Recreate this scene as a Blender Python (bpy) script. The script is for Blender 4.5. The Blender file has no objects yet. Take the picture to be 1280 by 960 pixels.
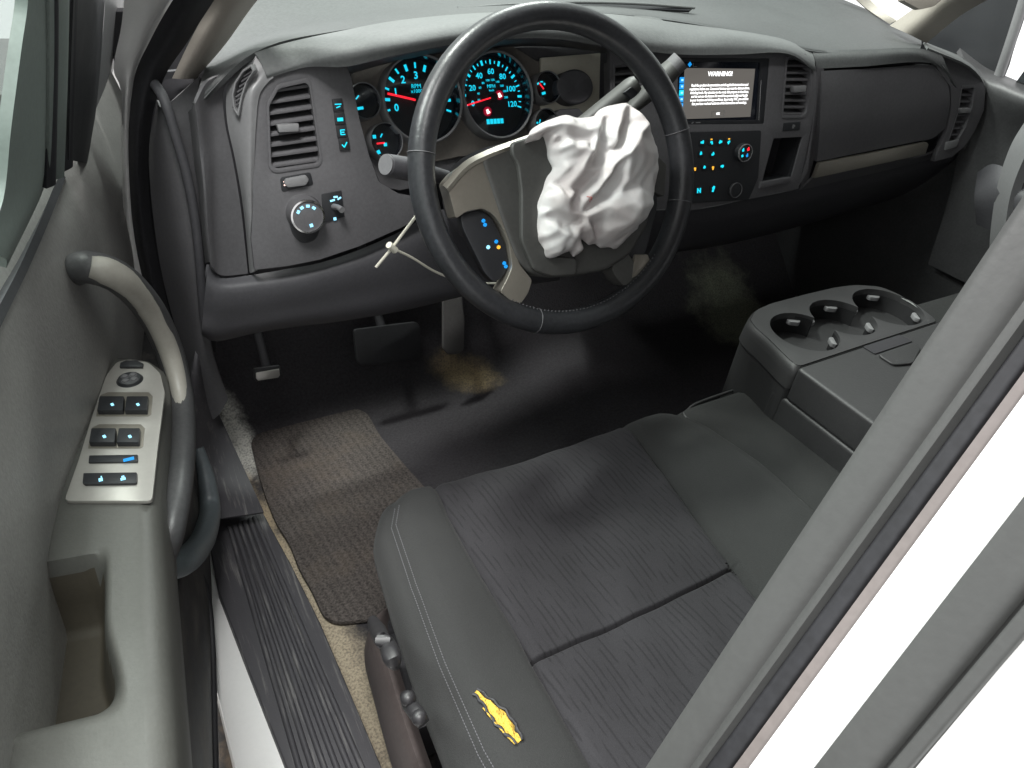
import bpy, bmesh, math, random
from mathutils import Vector, Matrix, geometry
random.seed(7)
R = math.radians
S = bpy.context.scene
COL = S.collection
V = Vector

# ------------------------------------------------------------------ camera frame
F = 882.0
dX = V((0.8704413, -0.22768759, 0.43645194))
dY = V((-0.48254703, -0.57000868, 0.66501013))
dD = V((-0.09736684, 0.78946087, 0.60602907))
CAM = V((-.52, -.76, .34))

def ray(px, py):
    c = V((px - 640, py - 480, F))
    return V((c.dot(dX), c.dot(dY), -c.dot(dD)))

def PX(px, py, X): r = ray(px, py); return CAM + r * ((X - CAM.x) / r.x)
def PY(px, py, Y): r = ray(px, py); return CAM + r * ((Y - CAM.y) / r.y)
def PZ(px, py, Z): r = ray(px, py); return CAM + r * ((Z - CAM.z) / r.z)
def PD(px, py, d):                       # distance d measured along the optical axis
    return CAM + ray(px, py) * (d / F)

class Plane:
    def __init__(s, o, n, up=(0, 0, 1)):
        s.o = V(o); s.n = V(n).normalized()
        s.u = V(up).cross(s.n).normalized(); s.v = s.n.cross(s.u)
    def hit(s, px, py, h=0):
        r = ray(px, py); k = (s.o + s.n * h - CAM).dot(s.n) / r.dot(s.n)
        p = CAM + r * k - s.o
        return (p.dot(s.u), p.dot(s.v))
    def w(s, u, v, h=0): return s.o + s.u * u + s.v * v + s.n * h
    def hits(s, pts, h=0): return [s.hit(a, b, h) for a, b in pts]
    def off(s, h): 
        q = Plane(s.o, s.n); q.u = s.u; q.v = s.v; q.o = s.o + s.n * h; return q

# ------------------------------------------------------------------ materials
def newmat(name):
    m = bpy.data.materials.new(name); m.use_nodes = True
    nt = m.node_tree; b = nt.nodes['Principled BSDF']; return m, nt, b

def nd(nt, t, **k):
    n = nt.nodes.new(t)
    for a, b in k.items():
        if a in n.inputs.keys(): n.inputs[a].default_value = b
        else: setattr(n, a, b)
    return n

def plastic(name, col, rough=.5, grain=500, bump=.15, var=.12, spec=.5, metal=0, blotch=9, dist=.0006, coat=0):
    m, nt, b = newmat(name)
    tc = nd(nt, 'ShaderNodeTexCoord')
    n1 = nd(nt, 'ShaderNodeTexNoise', Scale=blotch, Detail=6.0, Roughness=.6)
    n2 = nd(nt, 'ShaderNodeTexNoise', Scale=grain, Detail=2.0)
    for n in (n1, n2): nt.links.new(tc.outputs['Object'], n.inputs['Vector'])
    r = nd(nt, 'ShaderNodeValToRGB')
    n3 = nd(nt, 'ShaderNodeTexNoise', Scale=210.0, Detail=3.0); nt.links.new(tc.outputs['Object'], n3.inputs['Vector'])
    ad = nd(nt, 'ShaderNodeMath', operation='MULTIPLY_ADD'); ad.inputs[1].default_value = .45; nt.links.new(n3.outputs['Fac'], ad.inputs[0])
    ml = nd(nt, 'ShaderNodeMath', operation='MULTIPLY'); ml.inputs[1].default_value = .55; nt.links.new(n1.outputs['Fac'], ml.inputs[0]); nt.links.new(ml.outputs[0], ad.inputs[2])
    r.color_ramp.elements[0].position = .36; r.color_ramp.elements[1].position = .64
    c = V(col)
    r.color_ramp.elements[0].color = (*(c * (1 - var)), 1); r.color_ramp.elements[1].color = (*(c * (1 + var)), 1)
    nt.links.new(ad.outputs[0], r.inputs['Fac']); nt.links.new(r.outputs['Color'], b.inputs['Base Color'])
    mr = nd(nt, 'ShaderNodeMapRange'); mr.inputs['To Min'].default_value = rough - .15; mr.inputs['To Max'].default_value = rough + .17
    nt.links.new(n1.outputs['Fac'], mr.inputs['Value']); nt.links.new(mr.outputs[0], b.inputs['Roughness'])
    if bump:
        bp = nd(nt, 'ShaderNodeBump', Strength=bump, Distance=dist)
        nt.links.new(n2.outputs['Fac'], bp.inputs['Height']); nt.links.new(bp.outputs['Normal'], b.inputs['Normal'])
    b.inputs['Specular IOR Level'].default_value = spec; b.inputs['Metallic'].default_value = metal
    b.inputs['Coat Weight'].default_value = coat
    return m

def emis(name, col, s):
    m, nt, b = newmat(name)
    b.inputs['Base Color'].default_value = (*[c * .3 for c in col], 1)
    b.inputs['Emission Color'].default_value = (*col, 1); b.inputs['Emission Strength'].default_value = s
    return m

def fabric(name, col, ribs=None, scale=900, var=.18, bump=.5, rough=.92, sheen=.04):
    m, nt, b = newmat(name); tc = nd(nt, 'ShaderNodeTexCoord')
    n1 = nd(nt, 'ShaderNodeTexNoise', Scale=7.0, Detail=5.0); n2 = nd(nt, 'ShaderNodeTexNoise', Scale=float(scale), Detail=3.0)
    for n in (n1, n2): nt.links.new(tc.outputs['Object'], n.inputs['Vector'])
    mx = nd(nt, 'ShaderNodeMath', operation='MULTIPLY_ADD'); mx.inputs[1].default_value = .5
    nt.links.new(n2.outputs['Fac'], mx.inputs[0])
    hf = nd(nt, 'ShaderNodeMath', operation='MULTIPLY'); hf.inputs[1].default_value = .5
    nt.links.new(n1.outputs['Fac'], hf.inputs[0]); nt.links.new(hf.outputs[0], mx.inputs[2])
    last = mx.outputs[0]; hgt = n2.outputs['Fac']
    if ribs:                                    # short stitched dashes in rows that run along the seat
        mp = nd(nt, 'ShaderNodeMapping'); mp.inputs['Rotation'].default_value = (0, 0, R(-4))
        nt.links.new(tc.outputs['Object'], mp.inputs['Vector'])
        wv = nd(nt, 'ShaderNodeTexWave', Scale=float(ribs)); wv.bands_direction = 'X'; wv.inputs['Distortion'].default_value = .25; wv.inputs['Detail'].default_value = 1
        nt.links.new(mp.outputs[0], wv.inputs['Vector'])
        ms_ = nd(nt, 'ShaderNodeMapping'); ms_.inputs['Scale'].default_value = (260, 34, 1); nt.links.new(mp.outputs[0], ms_.inputs['Vector'])
        ns = nd(nt, 'ShaderNodeTexNoise', Scale=1.0, Detail=1.0); nt.links.new(ms_.outputs[0], ns.inputs['Vector'])
        pw = nd(nt, 'ShaderNodeMath', operation='POWER'); pw.inputs[1].default_value = 4; nt.links.new(wv.outputs['Fac'], pw.inputs[0])
        gt = nd(nt, 'ShaderNodeMapRange'); gt.inputs['From Min'].default_value = .44; gt.inputs['From Max'].default_value = .54; nt.links.new(ns.outputs['Fac'], gt.inputs[0])
        mu = nd(nt, 'ShaderNodeMath', operation='MULTIPLY'); nt.links.new(pw.outputs[0], mu.inputs[0]); nt.links.new(gt.outputs[0], mu.inputs[1])
        mm = nd(nt, 'ShaderNodeMath', operation='MULTIPLY_ADD'); mm.inputs[1].default_value = -.26
        nt.links.new(mu.outputs[0], mm.inputs[0]); nt.links.new(last, mm.inputs[2]); last = mm.outputs[0]; hgt = mm.outputs[0]
    r = nd(nt, 'ShaderNodeValToRGB'); c = V(col)
    r.color_ramp.elements[0].position = .2; r.color_ramp.elements[1].position = .8
    r.color_ramp.elements[0].color = (*(c * (1 - 2 * var)), 1); r.color_ramp.elements[1].color = (*(c * (1 + 2 * var)), 1)
    nt.links.new(last, r.inputs['Fac']); nt.links.new(r.outputs['Color'], b.inputs['Base Color'])
    bp = nd(nt, 'ShaderNodeBump', Strength=bump, Distance=.0012)
    nt.links.new(hgt, bp.inputs['Height']); nt.links.new(bp.outputs['Normal'], b.inputs['Normal'])
    b.inputs['Roughness'].default_value = rough; b.inputs['Sheen Weight'].default_value = sheen; b.inputs['Sheen Roughness'].default_value = .45
    b.inputs['Specular IOR Level'].default_value = .25
    return m

def glassm(name, tint, refl=.12):
    m, nt, b = newmat(name); nt.nodes.remove(b)
    out = nt.nodes['Material Output']
    t = nd(nt, 'ShaderNodeBsdfTransparent'); t.inputs['Color'].default_value = (*tint, 1)
    g = nd(nt, 'ShaderNodeBsdfGlossy', Roughness=.03); lw = nd(nt, 'ShaderNodeLayerWeight', Blend=.25)
    mr = nd(nt, 'ShaderNodeMapRange'); mr.inputs['To Min'].default_value = refl * .3; mr.inputs['To Max'].default_value = .35
    mx = nd(nt, 'ShaderNodeMixShader')
    nt.links.new(lw.outputs['Fresnel'], mr.inputs['Value']); nt.links.new(mr.outputs[0], mx.inputs[0])
    nt.links.new(t.outputs[0], mx.inputs[1]); nt.links.new(g.outputs[0], mx.inputs[2]); nt.links.new(mx.outputs[0], out.inputs['Surface'])
    return m

M = {}
M['dash'] = plastic('dark grey dash plastic', (.102, .100, .106), .55, 420, .22)
M['dashtop'] = plastic('grey grained dash top', (.105, .110, .110), .6, 300, .5, .14, spec=.35)
M['pad'] = plastic('dark grained pad', (.062, .065, .066), .62, 300, .6, .16, spec=.3)
M['dashlow'] = plastic('charcoal dash plastic', (.070, .069, .076), .55, 420, .2)
M['trim'] = plastic('satin grey trim', (.20, .20, .205), .38, 300, .05, .06)
M['silver'] = plastic('satin silver paint', (.28, .26, .225), .33, 900, .05, .05, metal=.55)
M['doorplate'] = plastic('brushed silver plate', (.40, .385, .36), .36, 900, .05, .04, metal=.35)
M['cream'] = plastic('pale beige trim', (.62, .59, .50), .5, 400, .05, .05)
M['black'] = plastic('black plastic', (.02, .021, .024), .45, 400, .1)
M['gloss'] = plastic('gloss black', (.012, .014, .022), .12, 100, 0, .05)
M['void'] = plastic('black void plastic', (.024, .023, .027), .8, 100, 0)
M['dial'] = plastic('dial black', (.008, .009, .012), .6, 100, 0)
M['chrome'] = plastic('dull chrome', (.62, .62, .62), .18, 100, 0, .03, metal=1)
M['leather'] = plastic('black wheel leather', (.026, .027, .030), .34, 200, .5, .3, dist=.0006)
M['hub'] = plastic('dark grey hub plastic', (.060, .060, .057), .5, 420, .15)
M['rubber'] = plastic('rubber', (.018, .018, .021), .6, 200, .15, .3)
M['pedal'] = plastic('worn pedal rubber', (.018, .018, .021), .6, 200, .2, .3)
M['doorpanel'] = plastic('door panel paled for light', (.27, .265, .255), .5, 300, .5, .12)  # door plastic made paler to stand for light on the panel
M['door'] = plastic('grey door plastic', (.088, .087, .080), .46, 380, .3, .08)
M['doordark'] = plastic('dark door plastic', (.06, .06, .062), .45, 380, .3, .2)
M['green'] = plastic('grey green rubber and reflection', (.16, .19, .175), .5, 200, .1, .1)
M['beige'] = plastic('warm grey pillar trim', (.33, .30, .265), .6, 400, .1, .05)
M['white'] = plastic('white body paint', (.82, .82, .81), .22, 50, 0, .02, coat=.6)
M['pillar'] = plastic('grey green pillar trim', (.056, .057, .056), .5, 260, .2, .06)
M['foam'] = plastic('yellow seat foam', (.62, .40, .06), .95, 350, 1.0, .35, dist=.004, blotch=120)
M['tie'] = plastic('ivory nylon', (.72, .70, .60), .4, 100, 0, .04)
M['cyan'] = emis('cyan backlight', (.01, .62, .80), 1.0)
M['blue'] = emis('blue backlight', (.01, .28, .75), .9)
M['icyblue'] = emis('pale blue backlight', (.30, .72, .95), 1.2)
M['red'] = emis('red backlight', (1, .015, .03), 1.3)
M['redlow'] = emis('red warning halo', (.35, .0, .02), .8)
M['hot'] = emis('warning lamp core', (1, .7, .6), 2.0)
M['amber'] = emis('amber backlight', (1, .50, .05), .9)
M['screen'] = emis('screen background', (.095, .088, .080), 1.0)
M['txt'] = emis('white screen text', (1, 1, 1), 1.3)
M['seatside'] = fabric('charcoal bolster cloth', (.028, .0285, .0285), None, 800)
M['seatmid'] = fabric('ribbed seat cloth', (.028, .027, .030), 38, 800, .2, .7)
M['console'] = plastic('armrest vinyl', (.027, .027, .028), .5, 350, .35, .1)
M['tray'] = plastic('tray plastic', (.036, .036, .037), .42, 500, .08, .02)
M['glass'] = glassm('windshield glass', (.93, .97, .95))
M['lens'] = glassm('gauge lens', (.93, .95, .97), .10)
M['tint'] = glassm('green door glass', (.88, .93, .91), .12)
M['darkglass'] = glassm('privacy glass', (.12, .14, .15), .35)

def carpet_mat():
    m, nt, b = newmat('black carpet'); tc = nd(nt, 'ShaderNodeTexCoord')
    n = nd(nt, 'ShaderNodeTexNoise', Scale=190.0, Detail=5.0, Roughness=.75); nt.links.new(tc.outputs['Object'], n.inputs['Vector'])
    n2 = nd(nt, 'ShaderNodeTexNoise', Scale=14.0, Detail=6.0, Roughness=.7); nt.links.new(tc.outputs['Object'], n2.inputs['Vector'])
    r = nd(nt, 'ShaderNodeValToRGB'); r.color_ramp.elements[0].color = (.016, .015, .017, 1); r.color_ramp.elements[1].color = (.085, .080, .086, 1)
    nt.links.new(n.outputs['Fac'], r.inputs['Fac'])
    col = r.outputs['Color']
    # dusty staining on the pile, last a paler olive patch: position, size, colour, amount
    floor_marks = [(PZ(405, 800, -.70), (.055, .42), (.46, .39, .29), 1.1, R(4)),
              (PZ(300, 560, -.70), (.035, .10), (.75, .73, .68), 1.2, R(5)),
              (PZ(318, 640, -.70), (.03, .16), (.42, .33, .22), .95, R(6)),
              (PZ(578, 478, -.70), (.085, .045), (.26, .20, .12), 1.0, R(-25)),
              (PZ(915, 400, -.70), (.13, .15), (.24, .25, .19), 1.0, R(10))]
    for p, s, c, a, rot in floor_marks:
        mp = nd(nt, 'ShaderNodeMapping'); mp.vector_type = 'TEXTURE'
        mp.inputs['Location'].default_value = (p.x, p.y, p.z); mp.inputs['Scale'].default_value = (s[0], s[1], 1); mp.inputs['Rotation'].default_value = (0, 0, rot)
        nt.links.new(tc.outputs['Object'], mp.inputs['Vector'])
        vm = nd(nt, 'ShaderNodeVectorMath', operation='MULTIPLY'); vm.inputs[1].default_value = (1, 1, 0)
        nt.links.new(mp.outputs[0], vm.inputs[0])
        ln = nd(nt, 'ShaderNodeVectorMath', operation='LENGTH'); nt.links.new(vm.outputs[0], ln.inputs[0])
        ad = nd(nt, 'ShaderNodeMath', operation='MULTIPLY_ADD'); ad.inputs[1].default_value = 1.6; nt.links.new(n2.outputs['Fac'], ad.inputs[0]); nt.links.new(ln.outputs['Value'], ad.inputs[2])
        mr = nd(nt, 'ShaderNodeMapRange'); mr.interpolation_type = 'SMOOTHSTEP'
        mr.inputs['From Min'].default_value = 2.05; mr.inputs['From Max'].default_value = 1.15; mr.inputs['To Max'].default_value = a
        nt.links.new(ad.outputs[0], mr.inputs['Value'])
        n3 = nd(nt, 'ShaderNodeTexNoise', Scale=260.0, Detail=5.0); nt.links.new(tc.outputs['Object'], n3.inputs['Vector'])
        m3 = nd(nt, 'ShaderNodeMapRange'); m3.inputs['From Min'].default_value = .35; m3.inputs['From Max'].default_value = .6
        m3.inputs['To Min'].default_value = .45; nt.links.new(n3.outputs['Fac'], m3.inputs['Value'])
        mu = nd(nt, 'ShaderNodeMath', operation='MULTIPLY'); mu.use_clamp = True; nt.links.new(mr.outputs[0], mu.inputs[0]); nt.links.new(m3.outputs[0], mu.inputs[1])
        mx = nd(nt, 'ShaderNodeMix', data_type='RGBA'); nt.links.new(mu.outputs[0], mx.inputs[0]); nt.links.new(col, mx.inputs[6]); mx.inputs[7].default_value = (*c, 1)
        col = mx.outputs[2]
    nt.links.new(col, b.inputs['Base Color']); b.inputs['Roughness'].default_value = 1.0; b.inputs['Specular IOR Level'].default_value = 0
    bp = nd(nt, 'ShaderNodeBump', Strength=1.0, Distance=.004); nt.links.new(n.outputs['Fac'], bp.inputs['Height']); nt.links.new(bp.outputs[0], b.inputs['Normal'])
    return m
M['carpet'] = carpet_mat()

def mat_mat():
    m, nt, b = newmat('dusty ribbed mat'); tc = nd(nt, 'ShaderNodeTexCoord')
    wv = nd(nt, 'ShaderNodeTexWave', Scale=22.0, Distortion=.6); wv.inputs['Detail Scale'].default_value = 2
    mp = nd(nt, 'ShaderNodeMapping'); mp.inputs['Rotation'].default_value = (0, 0, R(-8))
    nt.links.new(tc.outputs['Object'], mp.inputs[0]); nt.links.new(mp.outputs[0], wv.inputs['Vector'])
    n = nd(nt, 'ShaderNodeTexNoise', Scale=260.0, Detail=3.0); n2 = nd(nt, 'ShaderNodeTexNoise', Scale=9.0, Detail=6.0, Roughness=.65)
    for q in (n, n2): nt.links.new(tc.outputs['Object'], q.inputs['Vector'])
    a = nd(nt, 'ShaderNodeMath', operation='MULTIPLY_ADD'); a.inputs[1].default_value = .11; nt.links.new(wv.outputs['Fac'], a.inputs[0]); nt.links.new(n.outputs['Fac'], a.inputs[2])
    r = nd(nt, 'ShaderNodeValToRGB'); r.color_ramp.elements[0].position = .3; r.color_ramp.elements[1].position = .95
    r.color_ramp.elements[0].color = (.030, .026, .025, 1); r.color_ramp.elements[1].color = (.135, .117, .108, 1)
    nt.links.new(a.outputs[0], r.inputs[0])
    mr = nd(nt, 'ShaderNodeMapRange'); mr.inputs['From Min'].default_value = .5; mr.inputs['From Max'].default_value = .78; mr.inputs['To Max'].default_value = .4
    nt.links.new(n2.outputs['Fac'], mr.inputs[0])
    mx = nd(nt, 'ShaderNodeMix', data_type='RGBA'); nt.links.new(mr.outputs[0], mx.inputs[0]); nt.links.new(r.outputs[0], mx.inputs[6]); mx.inputs[7].default_value = (.15, .115, .085, 1)
    nt.links.new(mx.outputs[2], b.inputs['Base Color']); b.inputs['Roughness'].default_value = .9; b.inputs['Specular IOR Level'].default_value = .2
    bp = nd(nt, 'ShaderNodeBump', Strength=.9, Distance=.004); nt.links.new(a.outputs[0], bp.inputs['Height']); nt.links.new(bp.outputs[0], b.inputs['Normal'])
    return m
M['mat'] = mat_mat()

def dusty(name, base, dust, scale=30, amt=.8):
    m, nt, b = newmat(name); tc = nd(nt, 'ShaderNodeTexCoord')
    n = nd(nt, 'ShaderNodeTexNoise', Scale=float(scale), Detail=8.0, Roughness=.7); nt.links.new(tc.outputs['Object'], n.inputs['Vector'])
    mr = nd(nt, 'ShaderNodeMapRange'); mr.inputs['From Min'].default_value = .46; mr.inputs['From Max'].default_value = .68; mr.inputs['To Max'].default_value = amt
    nt.links.new(n.outputs['Fac'], mr.inputs[0])
    mx = nd(nt, 'ShaderNodeMix', data_type='RGBA'); nt.links.new(mr.outputs[0], mx.inputs[0]); mx.inputs[6].default_value = (*base, 1); mx.inputs[7].default_value = (*dust, 1)
    nt.links.new(mx.outputs[2], b.inputs['Base Color'])
    m2 = nd(nt, 'ShaderNodeMapRange'); m2.inputs['To Min'].default_value = .35; m2.inputs['To Max'].default_value = .75; nt.links.new(n.outputs['Fac'], m2.inputs[0]); nt.links.new(m2.outputs[0], b.inputs['Roughness'])
    n2 = nd(nt, 'ShaderNodeTexNoise', Scale=400.0); nt.links.new(tc.outputs['Object'], n2.inputs['Vector'])
    bp = nd(nt, 'ShaderNodeBump', Strength=.2, Distance=.001); nt.links.new(n2.outputs['Fac'], bp.inputs['Height']); nt.links.new(bp.outputs[0], b.inputs['Normal'])
    return m
M['sill'] = dusty('scuffed sill plastic', (.052, .050, .056), (.26, .25, .24), 1.0, .42)
_nt = M['sill'].node_tree; _mp = nd(_nt, 'ShaderNodeMapping'); _mp.inputs['Scale'].default_value = (170, 9, 60); _mp.inputs['Rotation'].default_value = (0, 0, R(3))
_no = [q for q in _nt.nodes if q.type == 'TEX_NOISE' and q.inputs['Scale'].default_value == 1.0][0]; _nt.links.new([q for q in _nt.nodes if q.type == 'TEX_COORD'][0].outputs['Object'], _mp.inputs[0]); _nt.links.new(_mp.outputs[0], _no.inputs['Vector'])
[q for q in _nt.nodes if q.type == 'MAP_RANGE'][0].inputs['From Min'].default_value = .55
M['gap'] = dusty('mottled door bottom', (.02, .02, .021), (.13, .12, .105), 16, .8)  # near-black base with paler grey mottling
M['step'] = dusty('muddy running board', (.015, .014, .013), (.12, .085, .055), 30, .8)
M['conc'] = dusty('shop floor concrete', (.30, .30, .29), (.42, .41, .39), 3, .7)

def cloth_mat():
    m, nt, b = newmat('white airbag nylon'); tc = nd(nt, 'ShaderNodeTexCoord')
    n = nd(nt, 'ShaderNodeTexNoise', Scale=18.0, Detail=5.0); nt.links.new(tc.outputs['Object'], n.inputs['Vector'])
    r = nd(nt, 'ShaderNodeValToRGB'); r.color_ramp.elements[0].color = (.47, .43, .425, 1); r.color_ramp.elements[1].color = (.58, .57, .565, 1)
    r.color_ramp.elements[0].position = .35; r.color_ramp.elements[1].position = .6
    nt.links.new(n.outputs['Fac'], r.inputs[0]); nt.links.new(r.outputs[0], b.inputs['Base Color'])
    b.inputs['Roughness'].default_value = .8; b.inputs['Subsurface Weight'].default_value = .08; b.inputs['Subsurface Radius'].default_value = (.01, .008, .007)
    n2 = nd(nt, 'ShaderNodeTexNoise', Scale=70.0, Detail=4.0); nt.links.new(tc.outputs['Object'], n2.inputs['Vector'])
    bp = nd(nt, 'ShaderNodeBump', Strength=.15, Distance=.0015); nt.links.new(n2.outputs['Fac'], bp.inputs['Height']); nt.links.new(bp.outputs[0], b.inputs['Normal'])
    return m
M['cloth'] = cloth_mat()

# ------------------------------------------------------------------ object helpers
def thing(name, label, cat, loc=(0, 0, 0), group=None):
    o = bpy.data.objects.new(name, None); COL.objects.link(o); o.location = loc; o.empty_display_size = .05
    o['label'] = label; o['category'] = cat
    if group: o['group'] = group
    return o
def tag(o, label, cat, group=None):
    o['label'] = label; o['category'] = cat
    if group: o['group'] = group
    return o
def struct(o): o['kind'] = 'structure'; return o

def link(name, me, mat, parent=None, smooth=35, label=None):
    if mat is not None: me.materials.append(mat)
    if smooth:
        for p in me.polygons: p.use_smooth = True
        me.set_sharp_from_angle(angle=R(smooth))
    o = bpy.data.objects.new(name, me); COL.objects.link(o)
    if parent is not None:
        o.parent = parent
        if parent.type == 'EMPTY': o.matrix_parent_inverse = Matrix.Translation(parent.location).inverted()
    if label: o['label'] = label
    return o

def fin(bm, name, mat, parent=None, smooth=35, bevel=0, seg=2, ang=30, label=None):
    if bevel:
        bmesh.ops.remove_doubles(bm, verts=bm.verts, dist=1e-6)
        es = [e for e in bm.edges if len(e.link_faces) == 2 and e.calc_face_angle(0) > R(ang)]
        bmesh.ops.bevel(bm, geom=es, offset=bevel, segments=seg, profile=.6, affect='EDGES', clamp_overlap=True)
    bmesh.ops.recalc_face_normals(bm, faces=bm.faces)
    me = bpy.data.meshes.new(name); bm.to_mesh(me); bm.free()
    return link(name, me, mat, parent, smooth, label)

def rnd(pts, r, seg=4):
    """round the corners of a 2D polygon"""
    out = []; n = len(pts)
    for i in range(n):
        a, b, c = V(pts[i - 1]), V(pts[i]), V(pts[(i + 1) % n])
        la, lc = (a - b).length, (c - b).length
        k = min(r, la * .45, lc * .45)
        p, q = b + (a - b) / la * k, b + (c - b) / lc * k
        for j in range(seg + 1):
            t = j / seg; out.append(tuple((p * (1 - t) ** 2 + b * 2 * t * (1 - t) + q * t * t)))
    return out

def smooth_closed(pts, seg=5):
    n = len(pts); out = []
    for i in range(n):
        p0, p1, p2, p3 = [V(pts[(i + k) % n]) for k in (-1, 0, 1, 2)]
        for j in range(seg):
            t = j / seg
            out.append(tuple(.5 * ((2 * p1) + (p2 - p0) * t + (2 * p0 - 5 * p1 + 4 * p2 - p3) * t * t + (3 * p1 - p0 - 3 * p2 + p3) * t ** 3)))
    return out

def cr(pts, seg):
    if seg <= 1 or len(pts) < 2: return [V(p) for p in pts]
    P_ = [V(p) for p in pts]; P_ = [P_[0] * 2 - P_[1]] + P_ + [P_[-1] * 2 - P_[-2]]
    out = []
    for i in range(1, len(P_) - 2):
        p0, p1, p2, p3 = P_[i - 1:i + 3]
        for j in range(seg):
            t = j / seg
            out.append(.5 * ((2 * p1) + (p2 - p0) * t + (2 * p0 - 5 * p1 + 4 * p2 - p3) * t * t + (3 * p1 - p0 - 3 * p2 + p3) * t ** 3))
    out.append(P_[-2]); return out

def slab(name, pl, uv, h0, h1, mat, parent=None, bevel=.001, holes=(), seg=2, smooth=35, label=None):
    """outline in plane coordinates, real thickness from h0 to h1 (h1 faces the cabin); holes go right through"""
    bm = bmesh.new(); loops = [uv] + list(holes); allE = []
    for L in loops:
        vs = [bm.verts.new(pl.w(a, b, h1)) for a, b in L]
        allE += [bm.edges.new((vs[i], vs[(i + 1) % len(vs)])) for i in range(len(vs))]
    if holes: bmesh.ops.triangle_fill(bm, edges=allE, use_beauty=True, use_dissolve=False)
    else: bm.faces.new(bm.verts)
    r = bmesh.ops.extrude_face_region(bm, geom=list(bm.faces))
    for v in [g for g in r['geom'] if isinstance(g, bmesh.types.BMVert)]: v.co += pl.n * (h0 - h1)
    return fin(bm, name, mat, parent, smooth, bevel, seg, label=label)

def pslab(name, pl, px, h0, h1, mat, parent=None, bevel=.001, r=0, holes=(), hr=0, at=None, **k):
    at = h1 if at is None else at
    uv = pl.hits(px, at); 
    if r: uv = rnd(uv, r)
    H = [rnd(pl.hits(h, at), hr) if hr else pl.hits(h, at) for h in holes]
    return slab(name, pl, uv, h0, h1, mat, parent, bevel, H, **k)

def loft(name, rows, mat, parent=None, su=6, sv=6, thick=.004, off=-1, smooth=50, label=None, bevel=0):
    rr = [cr(r, su) for r in rows]; cols = list(zip(*rr)); cols = [cr(c, sv) for c in cols]
    g = list(zip(*cols)); bm = bmesh.new(); vs = [[bm.verts.new(p) for p in r] for r in g]
    for i in range(len(g) - 1):
        for j in range(len(g[0]) - 1):
            bm.faces.new((vs[i][j], vs[i][j + 1], vs[i + 1][j + 1], vs[i + 1][j]))
    # face the camera side outwards, then give thickness away from it
    bm.normal_update(); s = sum(f.normal.dot(CAM - f.calc_center_median()) * f.calc_area() for f in bm.faces)
    if s < 0: bmesh.ops.reverse_faces(bm, faces=bm.faces)
    if thick:
        bm.normal_update(); nrm = {v: v.normal.copy() for v in bm.verts}; top = list(bm.verts)
        r = bmesh.ops.duplicate(bm, geom=list(bm.faces) + list(bm.edges) + list(bm.verts)); mp = r['vert_map']
        dup = [f for f in r['geom'] if isinstance(f, bmesh.types.BMFace)]
        bd = [(e.verts[0], e.verts[1]) for e in bm.edges if e.is_boundary and e.verts[0] in nrm]
        for v in top: mp[v].co = v.co - nrm[v] * thick
        bmesh.ops.reverse_faces(bm, faces=dup)
        for a, b in bd: bm.faces.new((a, b, mp[b], mp[a]))
    bmesh.ops.recalc_face_normals(bm, faces=bm.faces)
    me = bpy.data.meshes.new(name); bm.to_mesh(me); bm.free()
    return link(name, me, mat, parent, smooth, label)

def tube(name, pts, rad, mat, parent=None, n=12, seg=6, closed=False, smooth=60, flat=1.0, up=None, label=None, bm=None, caps=True):
    own = bm is None
    if own: bm = bmesh.new()
    if closed: P_ = [V(p) for p in pts]
    else: P_ = cr(pts, seg)
    N = len(P_); rads = rad if isinstance(rad, (list, tuple)) else None
    rings = []; prev = None
    for i, p in enumerate(P_):
        t = (P_[(i + 1) % N] - P_[i - 1]) if closed else (P_[min(i + 1, N - 1)] - P_[max(i - 1, 0)])
        t.normalize()
        a = V(up) if up is not None else (prev if prev is not None else (V((0, 0, 1)) if abs(t.z) < .9 else V((1, 0, 0))))
        x = (a - t * a.dot(t)).normalized(); y = t.cross(x); prev = x
        if rads:
            k = i / (N - 1) * (len(rads) - 1); j = min(int(k), len(rads) - 2); rr = rads[j] + (rads[j + 1] - rads[j]) * (k - j)
        else: rr = rad
        rings.append([bm.verts.new(p + x * math.cos(2 * math.pi * q / n) * rr + y * math.sin(2 * math.pi * q / n) * rr * flat) for q in range(n)])
    for i in range(N if closed else N - 1):
        A, B = rings[i], rings[(i + 1) % N]
        for q in range(n): bm.faces.new((A[q], A[(q + 1) % n], B[(q + 1) % n], B[q]))
    if not closed and caps: bm.faces.new(rings[0]); bm.faces.new(list(reversed(rings[-1])))
    if not own: return
    return fin(bm, name, mat, parent, smooth, label=label)

def cyl(name, pl, u, v, r0, r1, h0, h1, mat, parent=None, bevel=.001, n=40, el=1.0, label=None):
    bm = bmesh.new()
    A = [bm.verts.new(pl.w(u + r0 * math.cos(2 * math.pi * i / n), v + r0 * el * math.sin(2 * math.pi * i / n), h0)) for i in range(n)]
    B = [bm.verts.new(pl.w(u + r1 * math.cos(2 * math.pi * i / n), v + r1 * el * math.sin(2 * math.pi * i / n), h1)) for i in range(n)]
    bm.faces.new(A); bm.faces.new(B)
    for i in range(n): bm.faces.new((A[i], A[(i + 1) % n], B[(i + 1) % n], B[i]))
    return fin(bm, name, mat, parent, 40, bevel, label=label)

def lathe(name, pl, u, v, prof, mat, parent=None, n=56, el=1.0, smooth=40):
    """ring surface from (radius, height) profile, closed profile loop"""
    bm = bmesh.new(); rings = [[bm.verts.new(pl.w(u + r * math.cos(2 * math.pi * i / n), v + r * el * math.sin(2 * math.pi * i / n), h)) for r, h in prof] for i in range(n)]
    k = len(prof)
    for i in range(n):
        A, B = rings[i], rings[(i + 1) % n]
        for j in range(k): bm.faces.new((A[j], A[(j + 1) % k], B[(j + 1) % k], B[j]))
    return fin(bm, name, mat, parent, smooth)

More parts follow.
